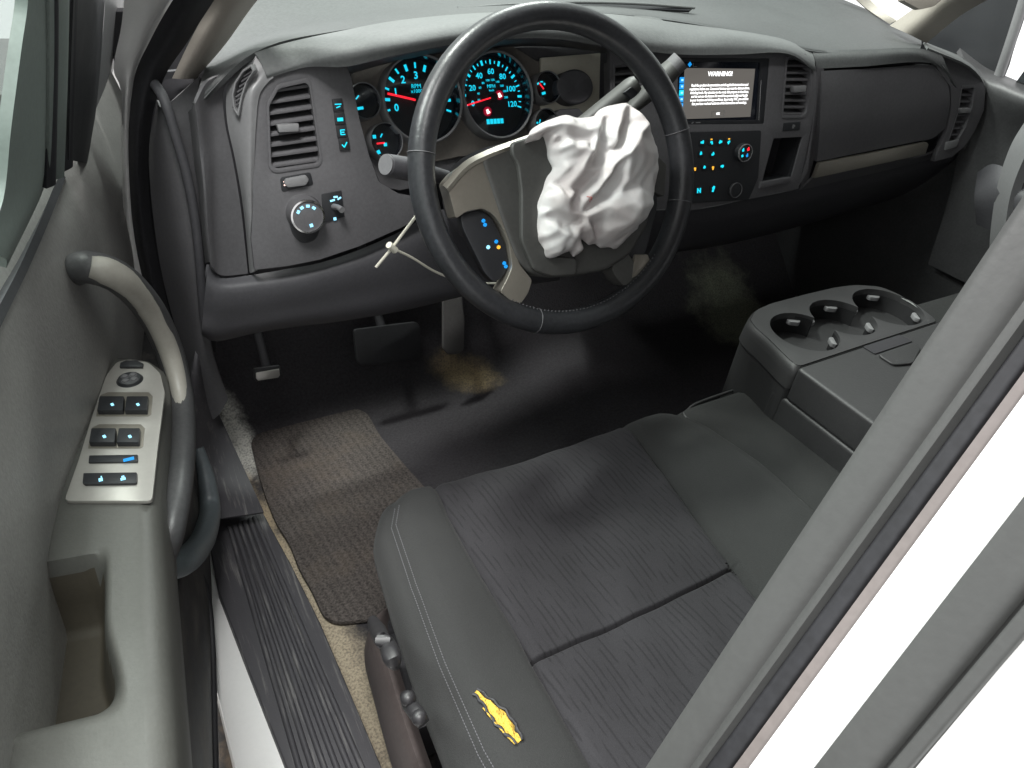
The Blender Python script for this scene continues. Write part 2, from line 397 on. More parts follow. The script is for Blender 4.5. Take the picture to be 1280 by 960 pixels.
def text_bm(pl, s, u, v, size, h, rot=0, align='CENTER', sx=1.0, extr=.0002, space=1.0, bold=0):
    cu = bpy.data.curves.new('t', 'FONT'); cu.body = s; cu.size = size; cu.align_x = align; cu.align_y = 'CENTER'; cu.extrude = extr; cu.offset = bold
    cu.space_line = space; cu.resolution_u = 2
    ob = bpy.data.objects.new('t', cu); COL.objects.link(ob)
    me = bpy.data.meshes.new_from_object(ob.evaluated_get(bpy.context.evaluated_depsgraph_get()))
    bpy.data.objects.remove(ob); bpy.data.curves.remove(cu)
    c, s_ = math.cos(rot), math.sin(rot)
    for vt in me.vertices:
        x, y = vt.co.x * sx, vt.co.y
        vt.co = pl.w(u + x * c - y * s_, v + x * s_ + y * c, h + extr + vt.co.z)
    return me
def text(name, pl, items, mat, parent, h=.0006, bars=()):
    """items: (string, u, v, size[, rot]); bars: (u, v, w, h, rot) little printed marks"""
    bm = bmesh.new()
    for it in items:
        kw = it[5] if len(it) > 5 else {}
        me = text_bm(pl, it[0], it[1], it[2], it[3], h, it[4] if len(it) > 4 else 0, **kw); bm.from_mesh(me); bpy.data.meshes.remove(me)
    for u, v, w_, hh, rot in bars:
        c, s = math.cos(rot), math.sin(rot); q = []
        for z in (h, h + .0004):
            q.append([bm.verts.new(pl.w(u + x * c - y * s, v + x * s + y * c, z)) for x, y in ((-w_ / 2, -hh / 2), (w_ / 2, -hh / 2), (w_ / 2, hh / 2), (-w_ / 2, hh / 2))])
        bm.faces.new(q[1]); bm.faces.new(q[0])
        for i in range(4): bm.faces.new((q[0][i], q[0][(i + 1) % 4], q[1][(i + 1) % 4], q[1][i]))
    me = bpy.data.meshes.new(name); bm.to_mesh(me); bm.free()
    return link(name, me, mat, parent, 0)

def box(name, lo, hi, mat, parent=None, bevel=.002, label=None):
    bm = bmesh.new(); bmesh.ops.create_cube(bm, size=1)
    for v in bm.verts: v.co = V([lo[i] + (v.co[i] + .5) * (hi[i] - lo[i]) for i in range(3)])
    return fin(bm, name, mat, parent, 35, bevel, label=label)

def slats(name, pl, quad, n, depth, th, mat, parent, tilt=-.35, h=-.004):
    """n louvre blades between left edge (quad[0]->quad[3]) and right edge (quad[1]->quad[2])"""
    q = [V(x) for x in pl.hits(quad, h)]; out = []
    for i in range(n):
        t = (i + .5) / n; a = q[0].lerp(q[3], t); b = q[1].lerp(q[2], t); bm = bmesh.new(); dv = tilt * depth
        P_ = []
        for p in (a, b):
            P_.append([bm.verts.new(pl.w(p.x, p.y + th / 2, h)), bm.verts.new(pl.w(p.x, p.y - th / 2, h)), bm.verts.new(pl.w(p.x, p.y - th / 2 - dv, h - depth)), bm.verts.new(pl.w(p.x, p.y + th / 2 - dv, h - depth))])
        bm.faces.new(P_[0]); bm.faces.new(P_[1])
        for k in range(4): bm.faces.new((P_[0][k], P_[0][(k + 1) % 4], P_[1][(k + 1) % 4], P_[1][k]))
        out.append(fin(bm, name, mat, parent, 35, .0006))
    return out

def L3(px, fn=PY): return [fn(*p) for p in px]

exec_order = []
# ================================================================== DASHBOARD
LB = Plane(PY(370, 200, .20), (-.05, -1, .22))
CP = Plane(PY(575, 120, .245), (-.02, -1, .46))
CS = Plane(PY(920, 130, .185), (-.10, -1, .24))
GB = Plane(PY(1100, 150, .165), (-.06, -1, .22))
RV = Plane(PY(1200, 140, .13), (-.22, -1, .18))
dash = thing('dashboard', 'grey plastic dashboard spanning the cab, with lit gauges, vents and glovebox', 'dashboard', (.35, .25, -.1))

# top pad (runs from the windscreen base to the seam)
loft('top_pad', [
    L3([(285, -75, .60), (400, -80, .62), (520, -85, .64), (640, -85, .65), (760, -80, .65), (880, -60, .62), (990, -25, .55), (1075, 8, .47), (1150, 42, .37)]),
    L3([(262, 60, .36), (340, 25, .40), (440, 5, .42), (600, -12, .44), (740, -12, .44), (880, 0, .42), (1000, 20, .36), (1075, 34, .31), (1152, 54, .26)]),
    L3([(246, 118, .23), (318, 60, .27), (425, 32, .29), (600, 10, .31), (750, 10, .31), (890, 27, .28), (1015, 56, .22), (1080, 58, .20), (1150, 62, .17)]),
    L3([(244, 135, .215), (319, 65, .245), (425, 38, .262), (600, 16, .285), (750, 16, .285), (890, 34, .255), (1015, 64, .20), (1080, 64, .18), (1150, 68, .155)])],
    M['pad'], dash, 6, 5, .006)
tp = loft('defroster_grille', [L3([(572, 8, .332), (640, 4, .338), (720, 2, .34), (800, 4, .338), (868, 8, .33)]), L3([(578, 14, .322), (640, 11, .325), (720, 10, .328), (800, 11, .325), (862, 13, .32)])], M['black'], dash, 8, 2, .004)
tube('grille_lip', L3([(572, 11, .325), (640, 6, .327), (720, 3, .33), (800, 5, .328), (868, 10, .325)]), .0022, M['dashtop'], dash)
# speaker / sensor oval on the pad
sp = [PY(798 + 32 * math.cos(a), 33 + 10 * math.sin(a), .262 + .02 * -math.sin(a)) for a in [i * math.pi / 16 for i in range(32)]]
bm = bmesh.new(); A = [bm.verts.new(p + V((0, -.004, .004))) for p in sp]; B = [bm.verts.new(p + V((0, 0, -.01))) for p in sp]
bm.faces.new(A); [bm.faces.new((A[i], A[(i + 1) % 32], B[(i + 1) % 32], B[i])) for i in range(32)]; bm.faces.new(B)
fin(bm, 'sensor_cover', M['dashtop'], dash, 35, .001)

# hood over the instruments and the roll over the centre stack
hA = [(318, 66, .243), (360, 53, .250), (424, 39, .258), (500, 25, .265), (600, 16, .275), (700, 14, .28), (780, 19, .275), (850, 29, .262), (920, 38, .25), (980, 49, .23), (1015, 66, .20)]
hB = [(325, 76, .232), (368, 62, .235), (426, 50, .205), (500, 37, .195), (600, 24, .20), (700, 22, .21), (780, 32, .22), (850, 42, .225), (920, 45, .215), (985, 56, .20), (1018, 74, .185)]
hC = [(332, 92, .219), (380, 77, .217), (430, 66, .178), (500, 54, .165), (595, 40, .17), (690, 37, .18), (775, 48, .195), (850, 56, .20), (920, 56, .197), (985, 62, .185), (1019, 84, .175)]
hD = [(334, 98, .219), (383, 84, .215), (434, 83, .178), (500, 68, .166), (592, 52, .172), (688, 48, .18), (772, 60, .195), (850, 68, .195), (920, 68, .190), (985, 67, .18), (1019, 90, .175)]
loft('instrument_hood', [L3(hA), L3(hB), L3(hC), L3(hD)], M['dashtop'], dash, 5, 5, .006)
loft('hood_underside', [L3([(434, 84, .182), (500, 69, .170), (592, 53, .176), (688, 49, .184), (768, 61, .197)]), L3([(438, 92, .27), (500, 76, .29), (592, 62, .30), (688, 58, .30), (768, 68, .27)])], M['dashlow'], dash, 5, 3, .003)

# left bezel face with vent hole
ventL = [(334, 130), (347, 107), (383, 99), (388, 104), (402, 200), (398, 207), (345, 215), (337, 210)]
lbout = [(322, 104), (334, 96), (383, 83), (433, 80), (440, 100), (450, 150), (462, 195), (474, 228), (500, 243), (545, 250), (545, 262), (500, 286), (450, 308), (400, 325), (360, 333), (318, 338), (314, 300), (316, 250), (315, 190), (316, 140)]
pslab('bezel_panel', LB, lbout, -.01, 0, M['dash'], dash, .002, holes=[ventL], hr=.004)
# rounded column left of the bezel
loft('bezel_side', [L3([(319, 66, .246), (300, 82, .252), (284, 110, .245), (284, 152, .235), (294, 200, .225), (304, 260, .215), (312, 341, .205)]),
                    L3([(326, 74, .236), (311, 88, .238), (297, 116, .228), (298, 155, .219), (303, 200, .209), (308, 260, .20), (314, 341, .197)]),
                    L3([(333, 86, .224), (323, 98, .222), (313, 118, .214), (311, 155, .208), (312, 200, .20), (313, 260, .194), (316, 340, .19)]),
                    L3([(342, 97, .218), (334, 104, .219), (324, 120, .216), (320, 155, .209), (318, 200, .202), (317, 260, .196), (319, 339, .185)])], M['trim'], dash, 5, 5, .004)
# dash end cap left of the seam
loft('end_cap', [L3([(300, 88, .252), (280, 112, .247), (281, 152, .237), (291, 200, .227), (301, 260, .217), (310, 342, .205)]),
                 L3([(262, 100, .235), (262, 130, .232), (266, 165, .225), (270, 210, .215), (272, 270, .205), (276, 344, .195)]),
                 L3([(244, 130, .20), (246, 150, .20), (250, 190, .20), (254, 230, .195), (258, 290, .19), (262, 328, .188)]),
                 L3([(235, 140, .25), (238, 160, .25), (242, 200, .25), (248, 240, .25), (252, 290, .25), (256, 330, .25)])], M['dash'], dash, 5, 5, .004)
# side demister louvre
svp = Plane(PY(301, 112, .216), (-.62, -1, .30))
lo_ = [(314, 80), (318, 88), (309, 102), (303, 120), (298, 146), (292, 138), (289, 120), (293, 102), (303, 87)]
li_ = [(313, 84), (315, 89), (306, 104), (300, 122), (296.5, 140), (293, 134), (291.5, 119), (295, 104), (304, 90)]
lv = pslab('side_louvre', svp, lo_, -.014, .0, M['trim'], dash, .0012, holes=[li_])
pslab('louvre_back', svp, li_, -.014, -.009, M['void'], lv, 0)
for k in range(7):
    t = (k + .7) / 7.4; x = 311 - 18 * t ** .8; y = 88 + 48 * t
    a, b = svp.hit(x - 6, y + 3); c2, d2 = svp.hit(x + 6, y - 5)
    tube('louvre_slat', [svp.w(a, b, -.006), svp.w(c2, d2, -.006)], .0011, M['dash'], lv, 6, 1)

def vent(pl, ring, quad, n, knob, parent, depth=.02, frame=None):
    v = slab('vent', pl, [(a, b) for a, b in pl.hits(ring, -.03)], -.036, -.034, M['void'], parent, 0)
    uv = rnd(pl.hits(ring, 0), .004); c = sum((V(p) for p in uv), V((0, 0))) / len(uv)
    inn = [tuple(c + (V(p) - c) * .93) for p in uv]; out = [tuple(c + (V(p) - c) * 1.03) for p in uv]
    slab('vent_frame', pl, out, -.03, .0015, frame or M['dash'], v, .0008, [inn])
    slats('slat', pl, quad, n, depth, .0035, M['dash'], v)
    if knob:
        (kx, ky, w_, hh) = knob; q = [(kx - w_, ky - hh), (kx + w_, ky - hh * 1.3), (kx + w_, ky + hh * .7), (kx - w_ * .8, ky + hh)]
        pslab('slat_tab', pl, q, -.006, .006, M['trim'], v, .002)
    return v
vent(LB, ventL, [(337, 108), (387, 100), (402, 206), (337, 215)], 8, (360, 161, 14, 5), dash)
# four cargo/heater switches
for i, (x, y) in enumerate([(422, 132), (424.5, 149), (427, 165), (430, 181)]):
    b_ = pslab('panel_switch', LB, [(x - 7, y - 8), (x + 6, y - 9), (x + 8, y + 6.5), (x - 5, y + 7.5)], 0, .003, M['black'], dash, .001)
    u, v = LB.hit(x, y)
    marks = [[(u, v + .002, .009, .0014, 0), (u, v - .0015, .006, .0014, .3)], [(u, v, .008, .0045, 0)], [(u - .002, v, .0015, .007, 0), (u + .001, v + .003, .006, .0014, 0), (u + .001, v, .004, .0014, 0), (u + .001, v - .003, .006, .0014, 0)],
             [(u - .002, v - .001, .005, .0016, -.9), (u + .0015, v + .0005, .008, .0016, 1.0)]][i]
    text('switch_symbol', LB, [], M['cyan'], b_, .0032, marks)
# dimmer wheel
dm = pslab('dimmer_wheel', LB, [(357, 224), (383, 219), (387, 225), (383, 232), (360, 235), (355, 230)], -.006, .007, M['trim'], dash, .003, r=.003)
pslab('dimmer_slot', LB, [(350, 222), (388, 215), (392, 231), (352, 240)], .0003, .0012, M['black'], dash, .0005, r=.004)
text('dimmer_mark', LB, [], M['hot'], dm, .0012, [(*LB.hit(356, 227), .004, .0018, .1), (*LB.hit(356.5, 231), .004, .0018, .1)])
# headlight knob
ku, kv = LB.hit(380, 266)
pslab('knob_recess', LB, [(360, 262), (368, 246), (386, 243), (400, 252), (403, 275), (396, 300), (378, 306), (364, 292)], .0002, .0014, M['black'], dash, .0006, r=.012)
kn = cyl('headlight_knob', LB, ku, kv, .0250, .0225, 0, .026, M['dash'], dash, .002)
lathe('knob_rim', LB, ku, kv, [(.0232, .0235), (.0232, .0272), (.0208, .0278), (.0208, .0235)], M['chrome'], kn)
text('knob_symbol', LB, [], M['icyblue'], kn, .0265, [(ku + .0145 * math.cos(a), kv + .0145 * math.sin(a), .0048, .0038, a - math.pi / 2) for a in (R(148), R(118), R(84), R(50))] + [(ku + .003, kv - .0125, .0045, .0045, .2)])
# four wheel drive / pedal switch with little lever
sw = pslab('lever_switch', LB, [(402, 243), (427, 238), (431, 271), (404, 279)], 0, .0025, M['black'], dash, .001)
u, v = LB.hit(419, 247); text('switch_symbol', LB, [], M['icyblue'], sw, .003, [(u - .005, v - .003, .007, .0026, .2), (u, v + .0015, .006, .0026, 0), (u + .005, v - .001, .006, .0022, .5), (*LB.hit(418, 273), .004, .004, 0)])
a, b = LB.hit(417, 258); tube('toggle', [LB.w(a, b, .002), LB.w(a + .003, b + .001, .014), LB.w(a + .006, b - .001, .024)], [.0045, .004, .0046], M['trim'], sw)

# knee bolster below
loft('knee_bolster', [L3([(262, 330, .20), (276, 347, .20), (312, 344, .20), (360, 336, .205), (402, 328, .205), (452, 311, .205), (505, 287, .20), (550, 262, .20), (620, 262, .20), (700, 262, .2)]),
                      L3([(258, 350, .185), (276, 362, .18), (320, 358, .18), (365, 351, .18), (410, 340, .18), (460, 325, .18), (510, 305, .18), (560, 288, .18), (620, 285, .18), (700, 280, .19)]),
                      L3([(254, 390, .19), (276, 395, .185), (320, 390, .185), (365, 382, .185), (410, 374, .185), (460, 362, .185), (510, 350, .185), (560, 340, .19), (620, 330, .195), (700, 320, .2)]),
                      L3([(252, 418, .205), (272, 426, .21), (320, 416, .21), (370, 408, .21), (420, 402, .21), (470, 394, .21), (520, 384, .21), (570, 372, .21), (630, 360, .215), (700, 350, .22)]),
                      L3([(252, 412, .33), (272, 418, .33), (320, 408, .33), (370, 400, .33), (420, 394, .33), (470, 386, .33), (520, 376, .33), (570, 362, .33), (630, 350, .33), (700, 340, .33)])],
     M['dashlow'], dash, 4, 5, .005)
# lower panel under centre stack and passenger side
loft('lower_panel', [L3([(690, 262, .20), (780, 262, .20), (868, 262, .19), (930, 250, .185), (990, 238, .18), (1060, 222, .17), (1130, 206, .165), (1190, 192, .155), (1215, 175, .15)]),
                     L3([(690, 290, .20), (780, 285, .20), (868, 285, .20), (930, 275, .195), (990, 262, .19), (1060, 244, .185), (1125, 226, .18), (1175, 212, .17), (1212, 190, .17)]),
                     L3([(690, 330, .25), (780, 320, .26), (868, 312, .26), (930, 300, .27), (990, 285, .27), (1060, 265, .27), (1120, 248, .27), (1170, 232, .27), (1205, 210, .27)]),
                     L3([(690, 325, .50), (780, 315, .5), (868, 305, .5), (930, 295, .5), (990, 280, .5), (1060, 260, .5), (1120, 244, .5), (1170, 228, .5), (1205, 206, .5)])],
     M['dashlow'], dash, 4, 5, .005)

# instrument panel recess
pslab('instrument_panel', CP, [(436, 84), (500, 66), (600, 50), (690, 47), (770, 56), (775, 150), (745, 200), (640, 222), (560, 226), (500, 238), (476, 234), (462, 196), (448, 150)], -.044, -.036, M['dash'], dash, .002, at=-.036)
pslab('instrument_trim', CP, [(440, 92), (470, 74), (520, 64), (560, 66), (600, 52), (640, 56), (672, 76), (740, 70), (752, 72), (748, 138), (700, 165), (660, 188), (620, 195), (575, 196), (500, 212), (480, 205), (458, 180), (446, 150)], -.037, -.026, plastic('warm grey trim', (.17, .155, .14), .5, 300, .1), dash, .004, at=-.026)
pslab('trim_insert', CP, [(676, 72), (751, 66), (749, 140), (722, 146), (676, 146)], -.0265, -.021, M['cream'], dash, .002, at=-.021)
pv = CP.hit(718, 109); 
lathe('blank_pod', CP, *pv, [(.0345, -.026), (.0345, .003), (.031, .005), (.0, .001), (.0, -.026)], M['dashlow'], dash, el=.78)
pslab('lower_pod', CP, [(686, 150), (700, 136), (725, 135), (735, 148), (720, 165), (690, 170)], -.02, .0, M['dashlow'], dash, .004)

def gauge(cx, cy, rpx, el, deep, parent):
    """dial at the bottom of a well whose rim is centred on this spot"""
    u, v = CP.hit(cx, cy, 0); r = rpx
    g = cyl('gauge', CP, u, v, r * .99, r * .99, -deep - .003, -deep, M['dial'], parent, 0, 56, el)
    lathe('gauge_well', CP, u, v, [(r * 1.03, -deep), (r * 1.03, .001), (r * .985, .001), (r * .97, -deep)], M['gloss'], g, el=el)
    lathe('gauge_bezel', CP, u, v, [(r * 1.06, -.028), (r * 1.06, .002), (r * 1.03, .0042), (r * .99, .002), (r * .99, -.006), (r * 1.04, -.028)], M['trim'], g, el=el)
    cyl('gauge_lens', CP, u, v, r * .985, r * .985, -.0035, -.0022, M['lens'], g, 0, 56, el)
    return g, u, v
# tachometer
px2m = .00122
g, u, v = gauge(529, 124, .0605, 1.0, .022, dash); hd = -.022
du = CP.hit(516, 129, hd); cu_, cv_ = u, v
its, bars = [], []
for k in range(7):
    a = R(90 + 105 - 35 * k - 3); rr = .0365
    its.append((str(k), cu_ + rr * math.cos(a), cv_ + rr * math.sin(a), .0145, 0, dict(bold=.0003)))
    bars.append((cu_ + .051 * math.cos(a), cv_ + .051 * math.sin(a), .0028, .008, a - math.pi / 2))
    if k < 6:
        a2 = a - R(17.5); bars.append((cu_ + .049 * math.cos(a2), cv_ + .049 * math.sin(a2), .0042, .0095, a2 - math.pi / 2))
its += [('RPM', cu_, cv_ + .0215, .0085), ('x1000', cu_, cv_ + .0145, .0075)]
bars += [(cu_ - .012 + i * .0085, cv_ - .0345, .0068, .0048, 0) for i in range(4)] + [(cu_ - .009 + i * .010, cv_ - .043, .0062, .0052, 0) for i in range(3)]
text('dial_print', CP, its, M['cyan'], g, hd + .0003, bars)
a = R(90 + 105 - 35 * .75 - 3)
text('needle', CP, [], M['red'], g, hd + .006, [(cu_ + .026 * math.cos(a), cv_ + .026 * math.sin(a), .048, .0030, a)])
cyl('needle_hub', CP, cu_, cv_, .0075, .006, hd, hd + .009, M['dial'], g, .001)
# speedometer
g, u, v = gauge(623, 119, .0585, 1.06, .022, dash)
its, bars = [], []
for k in range(7):
    a = R(90 + 105 - 35 * k - 3)
    its.append((str(20 * k), u + .036 * math.cos(a), v + .036 * 1.06 * math.sin(a), .0118, 0, dict(bold=.0002)))
    bars.append((u + .0495 * math.cos(a), v + .0525 * math.sin(a), .0022, .007, a - math.pi / 2))
    if k < 6:
        for q, w_ in ((8.75, .0015), (17.5, .0036), (26.25, .0015)):
            a2 = a - R(q); bars.append((u + .0495 * math.cos(a2), v + .0525 * math.sin(a2), w_, .0075 if w_ > .002 else .004, a2 - math.pi / 2))
for k in range(10):
    a = R(90 + 105 - 21 * (k + .4)); its.append((str(20 * (k + 1)), u + .0245 * math.cos(a), v + .026 * math.sin(a), .0048))
its += [('MPH', u, v + .0165, .0075), ('km/h', u, v + .0105, .0045)]
bars += [(u - .012 + i * .0062, v - .036, .0052, .0075, 0) for i in range(5)]
text('dial_print', CP, its, M['cyan'], g, hd + .0003, bars)
a = R(90 + 105 - 3)
text('needle', CP, [], M['red'], g, hd + .006, [(u + .026 * math.cos(a), v + .026 * math.sin(a), .046, .0022, a)])
cyl('needle_hub', CP, u, v, .007, .006, hd, hd + .009, M['dial'], g, .001)
for (ox, oy) in ((.013, .003), (-.011, -.0205)):
    w_ = cyl('warning_glow', CP, u + ox, v + oy, .0072, .0072, hd, hd + .0005, M['redlow'], g, 0, 24)  # glowing red disc paints the halo around the lit symbol
    text('warning_symbol', CP, [], M['hot'], g, hd + .0008, [(u + ox, v + oy, .0042, .0062, .3), (u + ox + .001, v + oy - .002, .0060, .0028, .3)])
# four small gauges
for i, (x, y, r) in enumerate([(456, 126, .0225), (483, 176, .0235), (685, 109, .0225), (683, 155, .022)]):
    g, u, v = gauge(x, y, r, 1.05, .014, dash); h = -.014
    if i == 1: b_ = [(u - .013, v + .008, .005, .005, 0), (u - .002, v + .009, .0018, .006, -.6), (u - .010, v - .014, .005, .0055, .3), (u + .002, v - .004, .005, .005, 0)]
    elif i == 0: b_ = [(u - .006, v + .007, .0018, .007, -.8), (u - .004, v - .008, .009, .004, .1)]
    elif i == 2: b_ = [(u - .010, v + .008, .004, .003, .6), (u - .003, v + .0105, .005, .002, 0), (u + .002, v + .007, .003, .003, -.5), (u - .001, v - .007, .007, .004, .2)]
    else: b_ = [(u - .009, v + .004, .003, .003, 0), (u - .004, v + .006, .002, .006, -.4)]
    text('dial_print', CP, [], M['cyan'], g, h + .0004, b_)
    if i in (1, 2): text('needle', CP, [], M['red'], g, h + .004, [(u - .006, v + (.0035 if i == 2 else -.002), .012, .0022, -.9 if i == 2 else .05)])

# ---------------- centre stack
ventC = [(983, 72), (990, 68), (1006, 68), (1014, 78), (1014, 108), (1008, 144), (1003, 147), (977, 147)]
ventC2 = [(767, 80), (795, 76), (800, 82), (800, 132), (795, 136), (767, 138)]
radio = [(848, 72), (962, 73), (955, 155), (846, 156)]
pocket = [(967, 173), (1003, 171), (989, 222), (952, 229)]
pslab('centre_panel', CS, [(762, 64), (850, 67), (920, 67), (985, 66), (1008, 70), (1019, 84), (1021, 110), (1014, 160), (1006, 200), (998, 236), (930, 250), (868, 262), (775, 262), (765, 200)], -.01, 0, M['dash'], dash, .002, holes=[ventC, ventC2, radio, pocket], hr=.003)
pslab('centre_side', CS, [(1010, 72), (1021, 84), (1023, 110), (1017, 160), (1010, 215), (996, 237), (1008, 200), (1015, 160), (1020, 110), (1018, 84)], -.03, -.001, M['dash'], dash, .001)
vent(CS, ventC, [(982, 69), (1013, 69), (1005, 147), (977, 147)], 9, (1000, 112, 8, 4), dash)
vent(CS, ventC2, [(766, 78), (800, 76), (800, 136), (766, 138)], 6, (790, 120, 8, 4), dash)
# pocket interior
slab('pocket_wall', CS, [tuple(V(p)) for p in rnd(CS.hits([(964, 169), (1007, 167), (993, 226), (948, 233)], 0), .004)], -.058, -.002, M['black'], dash, 0, [rnd(CS.hits(pocket, 0), .003)])
pslab('storage_pocket', CS, [(964, 168), (1006, 166), (992, 226), (940, 240)], -.06, -.055, M['void'], dash, 0, at=-.03)
pslab('pocket_lip', CS, [(951, 228), (990, 221), (988, 228), (950, 236)], -.004, .006, M['dash'], dash, .002)
b_ = pslab('panel_button', CS, [(980, 154), (1001, 152), (1000, 162), (979, 164)], 0, .002, M['black'], dash, .001)
text('button_symbol', CS, [], M['trim'], b_, .0022, [(*CS.hit(990.5, 158), .004, .007, 0), (*CS.hit(991, 158), .007, .003, .4)])
# head unit
RD = CS.off(-.004)
hu = pslab('touchscreen', RD, radio, -.03, 0, M['gloss'], dash, .001)
pslab('screen_bezel', RD, [(842, 72), (962, 73), (955, 155), (842, 157)], -.002, .003, M['black'], hu, .001, holes=[[(848, 77), (951, 78), (946, 150), (846, 151)]])
scr = pslab('display', RD, [(856, 85), (944, 86), (938, 146), (853, 149)], 0, .0008, M['screen'], hu, 0)
sc = [RD.hit(*p, .0008) for p in ((858, 88), (944, 86), (938, 146), (856, 149))]
cu0 = ((sc[0][0] + sc[1][0] + sc[2][0] + sc[3][0]) / 4); wS = sc[1][0] - sc[0][0]
def tl(py): return RD.hit(898, py, .001)[1]
lines = ["Read the product documentation and all applicable instructions and",
         "regulations before use. Connected devices may must be distract driver,",
         "including locals. Pay attention to the road, that purpose to the driver,",
         "and do not use the feature if it would be operated safely and legally",
         "in your location and driving conditions. By pressing 'OK', you confirm",
         "that you have read and understood the instructions and warnings."]
its = [('WARNING!', RD.hit(900, 93)[0], tl(92.5), .0105, 0, dict(bold=.0003))]
for i, l in enumerate(lines):
    c_ = RD.hit(900 - .9 * i * .2, 106 + 4.7 * i)
    its.append((l, c_[0], tl(106.3 + 4.55 * i), .0062, 0, dict(bold=.00012, sx=.74)))
its.append(('OK', RD.hit(897, 142)[0], tl(142.2), .0055, 0, dict(bold=.0002)))
text('screen_text', RD, its, M['txt'], hu, .0009)
u, v = RD.hit(897, 142); w_ = .028; hh = .0085
text('button_outline', RD, [], M['trim'], hu, .0009, [(u, v + hh / 2, w_, .0006, 0), (u, v - hh / 2, w_, .0006, 0), (u - w_ / 2, v, .0006, hh, 0), (u + w_ / 2, v, .0006, hh, 0)])
for i, y in enumerate([100, 108, 116, 124, 132]):
    u, v = RD.hit(852.5 - i * .3, y); b_ = slab('touch_key', RD, [(u - .005, v - .0045), (u + .004, v - .0045), (u + .004, v + .0045), (u - .005, v + .0045)], 0, .0008, M['blue' if i != 2 else 'cyan'], hu, 0)
    text('key_symbol', RD, [], M['icyblue'], b_, .0009, [(u, v, .004, .003, 0)])
u, v = RD.hit(862, 80.5); text('screen_icon', RD, [], M['blue'], hu, .0006, [(u, v, .006, .006, .78)]); u, v = RD.hit(868, 81)
text('source_mark', RD, [], M['trim'], hu, .0006, [(u - .003, v, .0012, .006, 0), (u + .001, v - .003, .009, .0012, 0)])
u, v = RD.hit(871, 153); text('maker_mark', RD, [], M['trim'], hu, .0034, [(u, v, .010, .0016, 0), (u - .012, v, .004, .002, .5)])
tube('bezel_highlight', [RD.w(*RD.hit(950, 100), .003), RD.w(*RD.hit(947, 150), .003)], .0009, M['chrome'], hu, 8, 2)
# climate controls
cc = pslab('climate_panel', CS, [(862, 165), (952, 163), (948, 222), (936, 250), (862, 254)], 0, .003, M['black'], dash, .002, r=.004)
keys = [(877, 178, 'cyan'), (888.5, 177.5, 'cyan'), (900, 177.5, 'cyan'), (910.5, 177, 'cyan'), (875.5, 192, 'cyan'), (890, 193, 'cyan'), (868, 210.5, 'amber'), (880, 209, 'cyan'), (890.5, 209, 'amber'), (902, 207.5, 'cyan'), (873, 238, 'cyan'), (891, 236, 'cyan')]
for i, (x, y, m) in enumerate(keys):
    u, v = CS.hit(x, y, .003); s = .0062 if i < 10 else .008
    k_ = slab('climate_key', CS, rnd([(u - s, v - s * .9), (u + s, v - s * .9), (u + s, v + s * .9), (u - s, v + s * .9)], .002), .003, .0045, M['black'], cc, .0006)
    rn = random.Random(i * 7 + 1)
    bb = [(u, v, .0070 if i in (0, 2, 9) else .0046, .0036, rn.uniform(-.2, .4)), (u + rn.uniform(-.002, .002), v + rn.uniform(-.002, .002), .0028, .0052, rn.uniform(-.6, .6))] if i < 10 else \
         ([(u - .003, v, .0026, .009, .1), (u, v, .008, .002, -.7), (u + .003, v, .0026, .009, .1)] if i == 10 else [(u, v, .0042, .011, -.2), (u, v + .002, .006, .003, 0)])
    text('key_symbol', CS, [], M[m], k_, .0047, bb)
for x, y in ((888.5, 174), (910.5, 173.5)):
    text('indicator_lamp', CS, [], M['amber'], cc, .005, [(*CS.hit(x, y, .003), .004, .0022, 0)])
ku, kv = CS.hit(931, 191, .012)
kn = cyl('temperature_knob', CS, ku, kv, .0170, .0155, 0, .014, M['black'], dash, .0015)
lathe('knob_rim', CS, ku, kv, [(.0162, .0125), (.0162, .0148), (.0147, .0152), (.0147, .0125)], M['trim'], kn)
for m, L_ in (('cyan', [(-.007, .005), (-.007, -.005)]), ('red', [(.005, .006)]), ('blue', [(.004, -.005)])):
    text('knob_symbol', CS, [], M[m], kn, .0144, [(ku + a, kv + b, .0042, .0042, .4) for a, b in L_] + [(ku + L_[0][0] + .001, kv + L_[0][1] + .001, .0022, .0060, .2)])
ku, kv = CS.hit(921, 238, .01)
kn = cyl('power_outlet', CS, ku, kv, .014, .014, 0, .008, M['black'], dash, .0015)
lathe('outlet_rim', CS, ku, kv, [(.0142, .007), (.0142, .0092), (.0128, .0092), (.0128, .007)], M['dash'], kn)

# ---------------- glovebox side
loft('passenger_roll', [L3([(1015, 62, .205), (1080, 62, .182), (1145, 60, .162), (1178, 70, .150)]), L3([(1018, 72, .192), (1080, 71, .172), (1147, 68, .153), (1184, 84, .142)]),
                        L3([(1021, 86, .185), (1080, 83, .166), (1164, 79, .148), (1196, 110, .136)])], M['dashtop'], dash, 5, 5, .005)
loft('passenger_surround', [L3([(1021, 84, .180), (1020, 130, .172), (1012, 180, .165), (1000, 236, .160)]), L3([(1030, 86, .178), (1028, 130, .170), (1022, 180, .164), (1008, 234, .158)])], M['dash'], dash, 5, 4, .005)
gb = loft('glovebox', [L3([(1026, 89, .178), (1060, 87, .172), (1100, 85, .166), (1140, 82, .158), (1163, 81, .153), (1174, 90, .150)]),
                       L3([(1027, 120, .166), (1060, 118, .159), (1100, 116, .153), (1145, 112, .146), (1172, 108, .142), (1185, 106, .141)]),
                       L3([(1025, 160, .156), (1060, 155, .148), (1100, 149, .143), (1145, 142, .137), (1173, 137, .134), (1187, 130, .134)]),
                       L3([(1021, 202, .152), (1060, 194, .146), (1100, 186, .141), (1145, 177, .135), (1165, 173, .133), (1182, 160, .133)])], M['dash'], dash, 6, 6, .012)
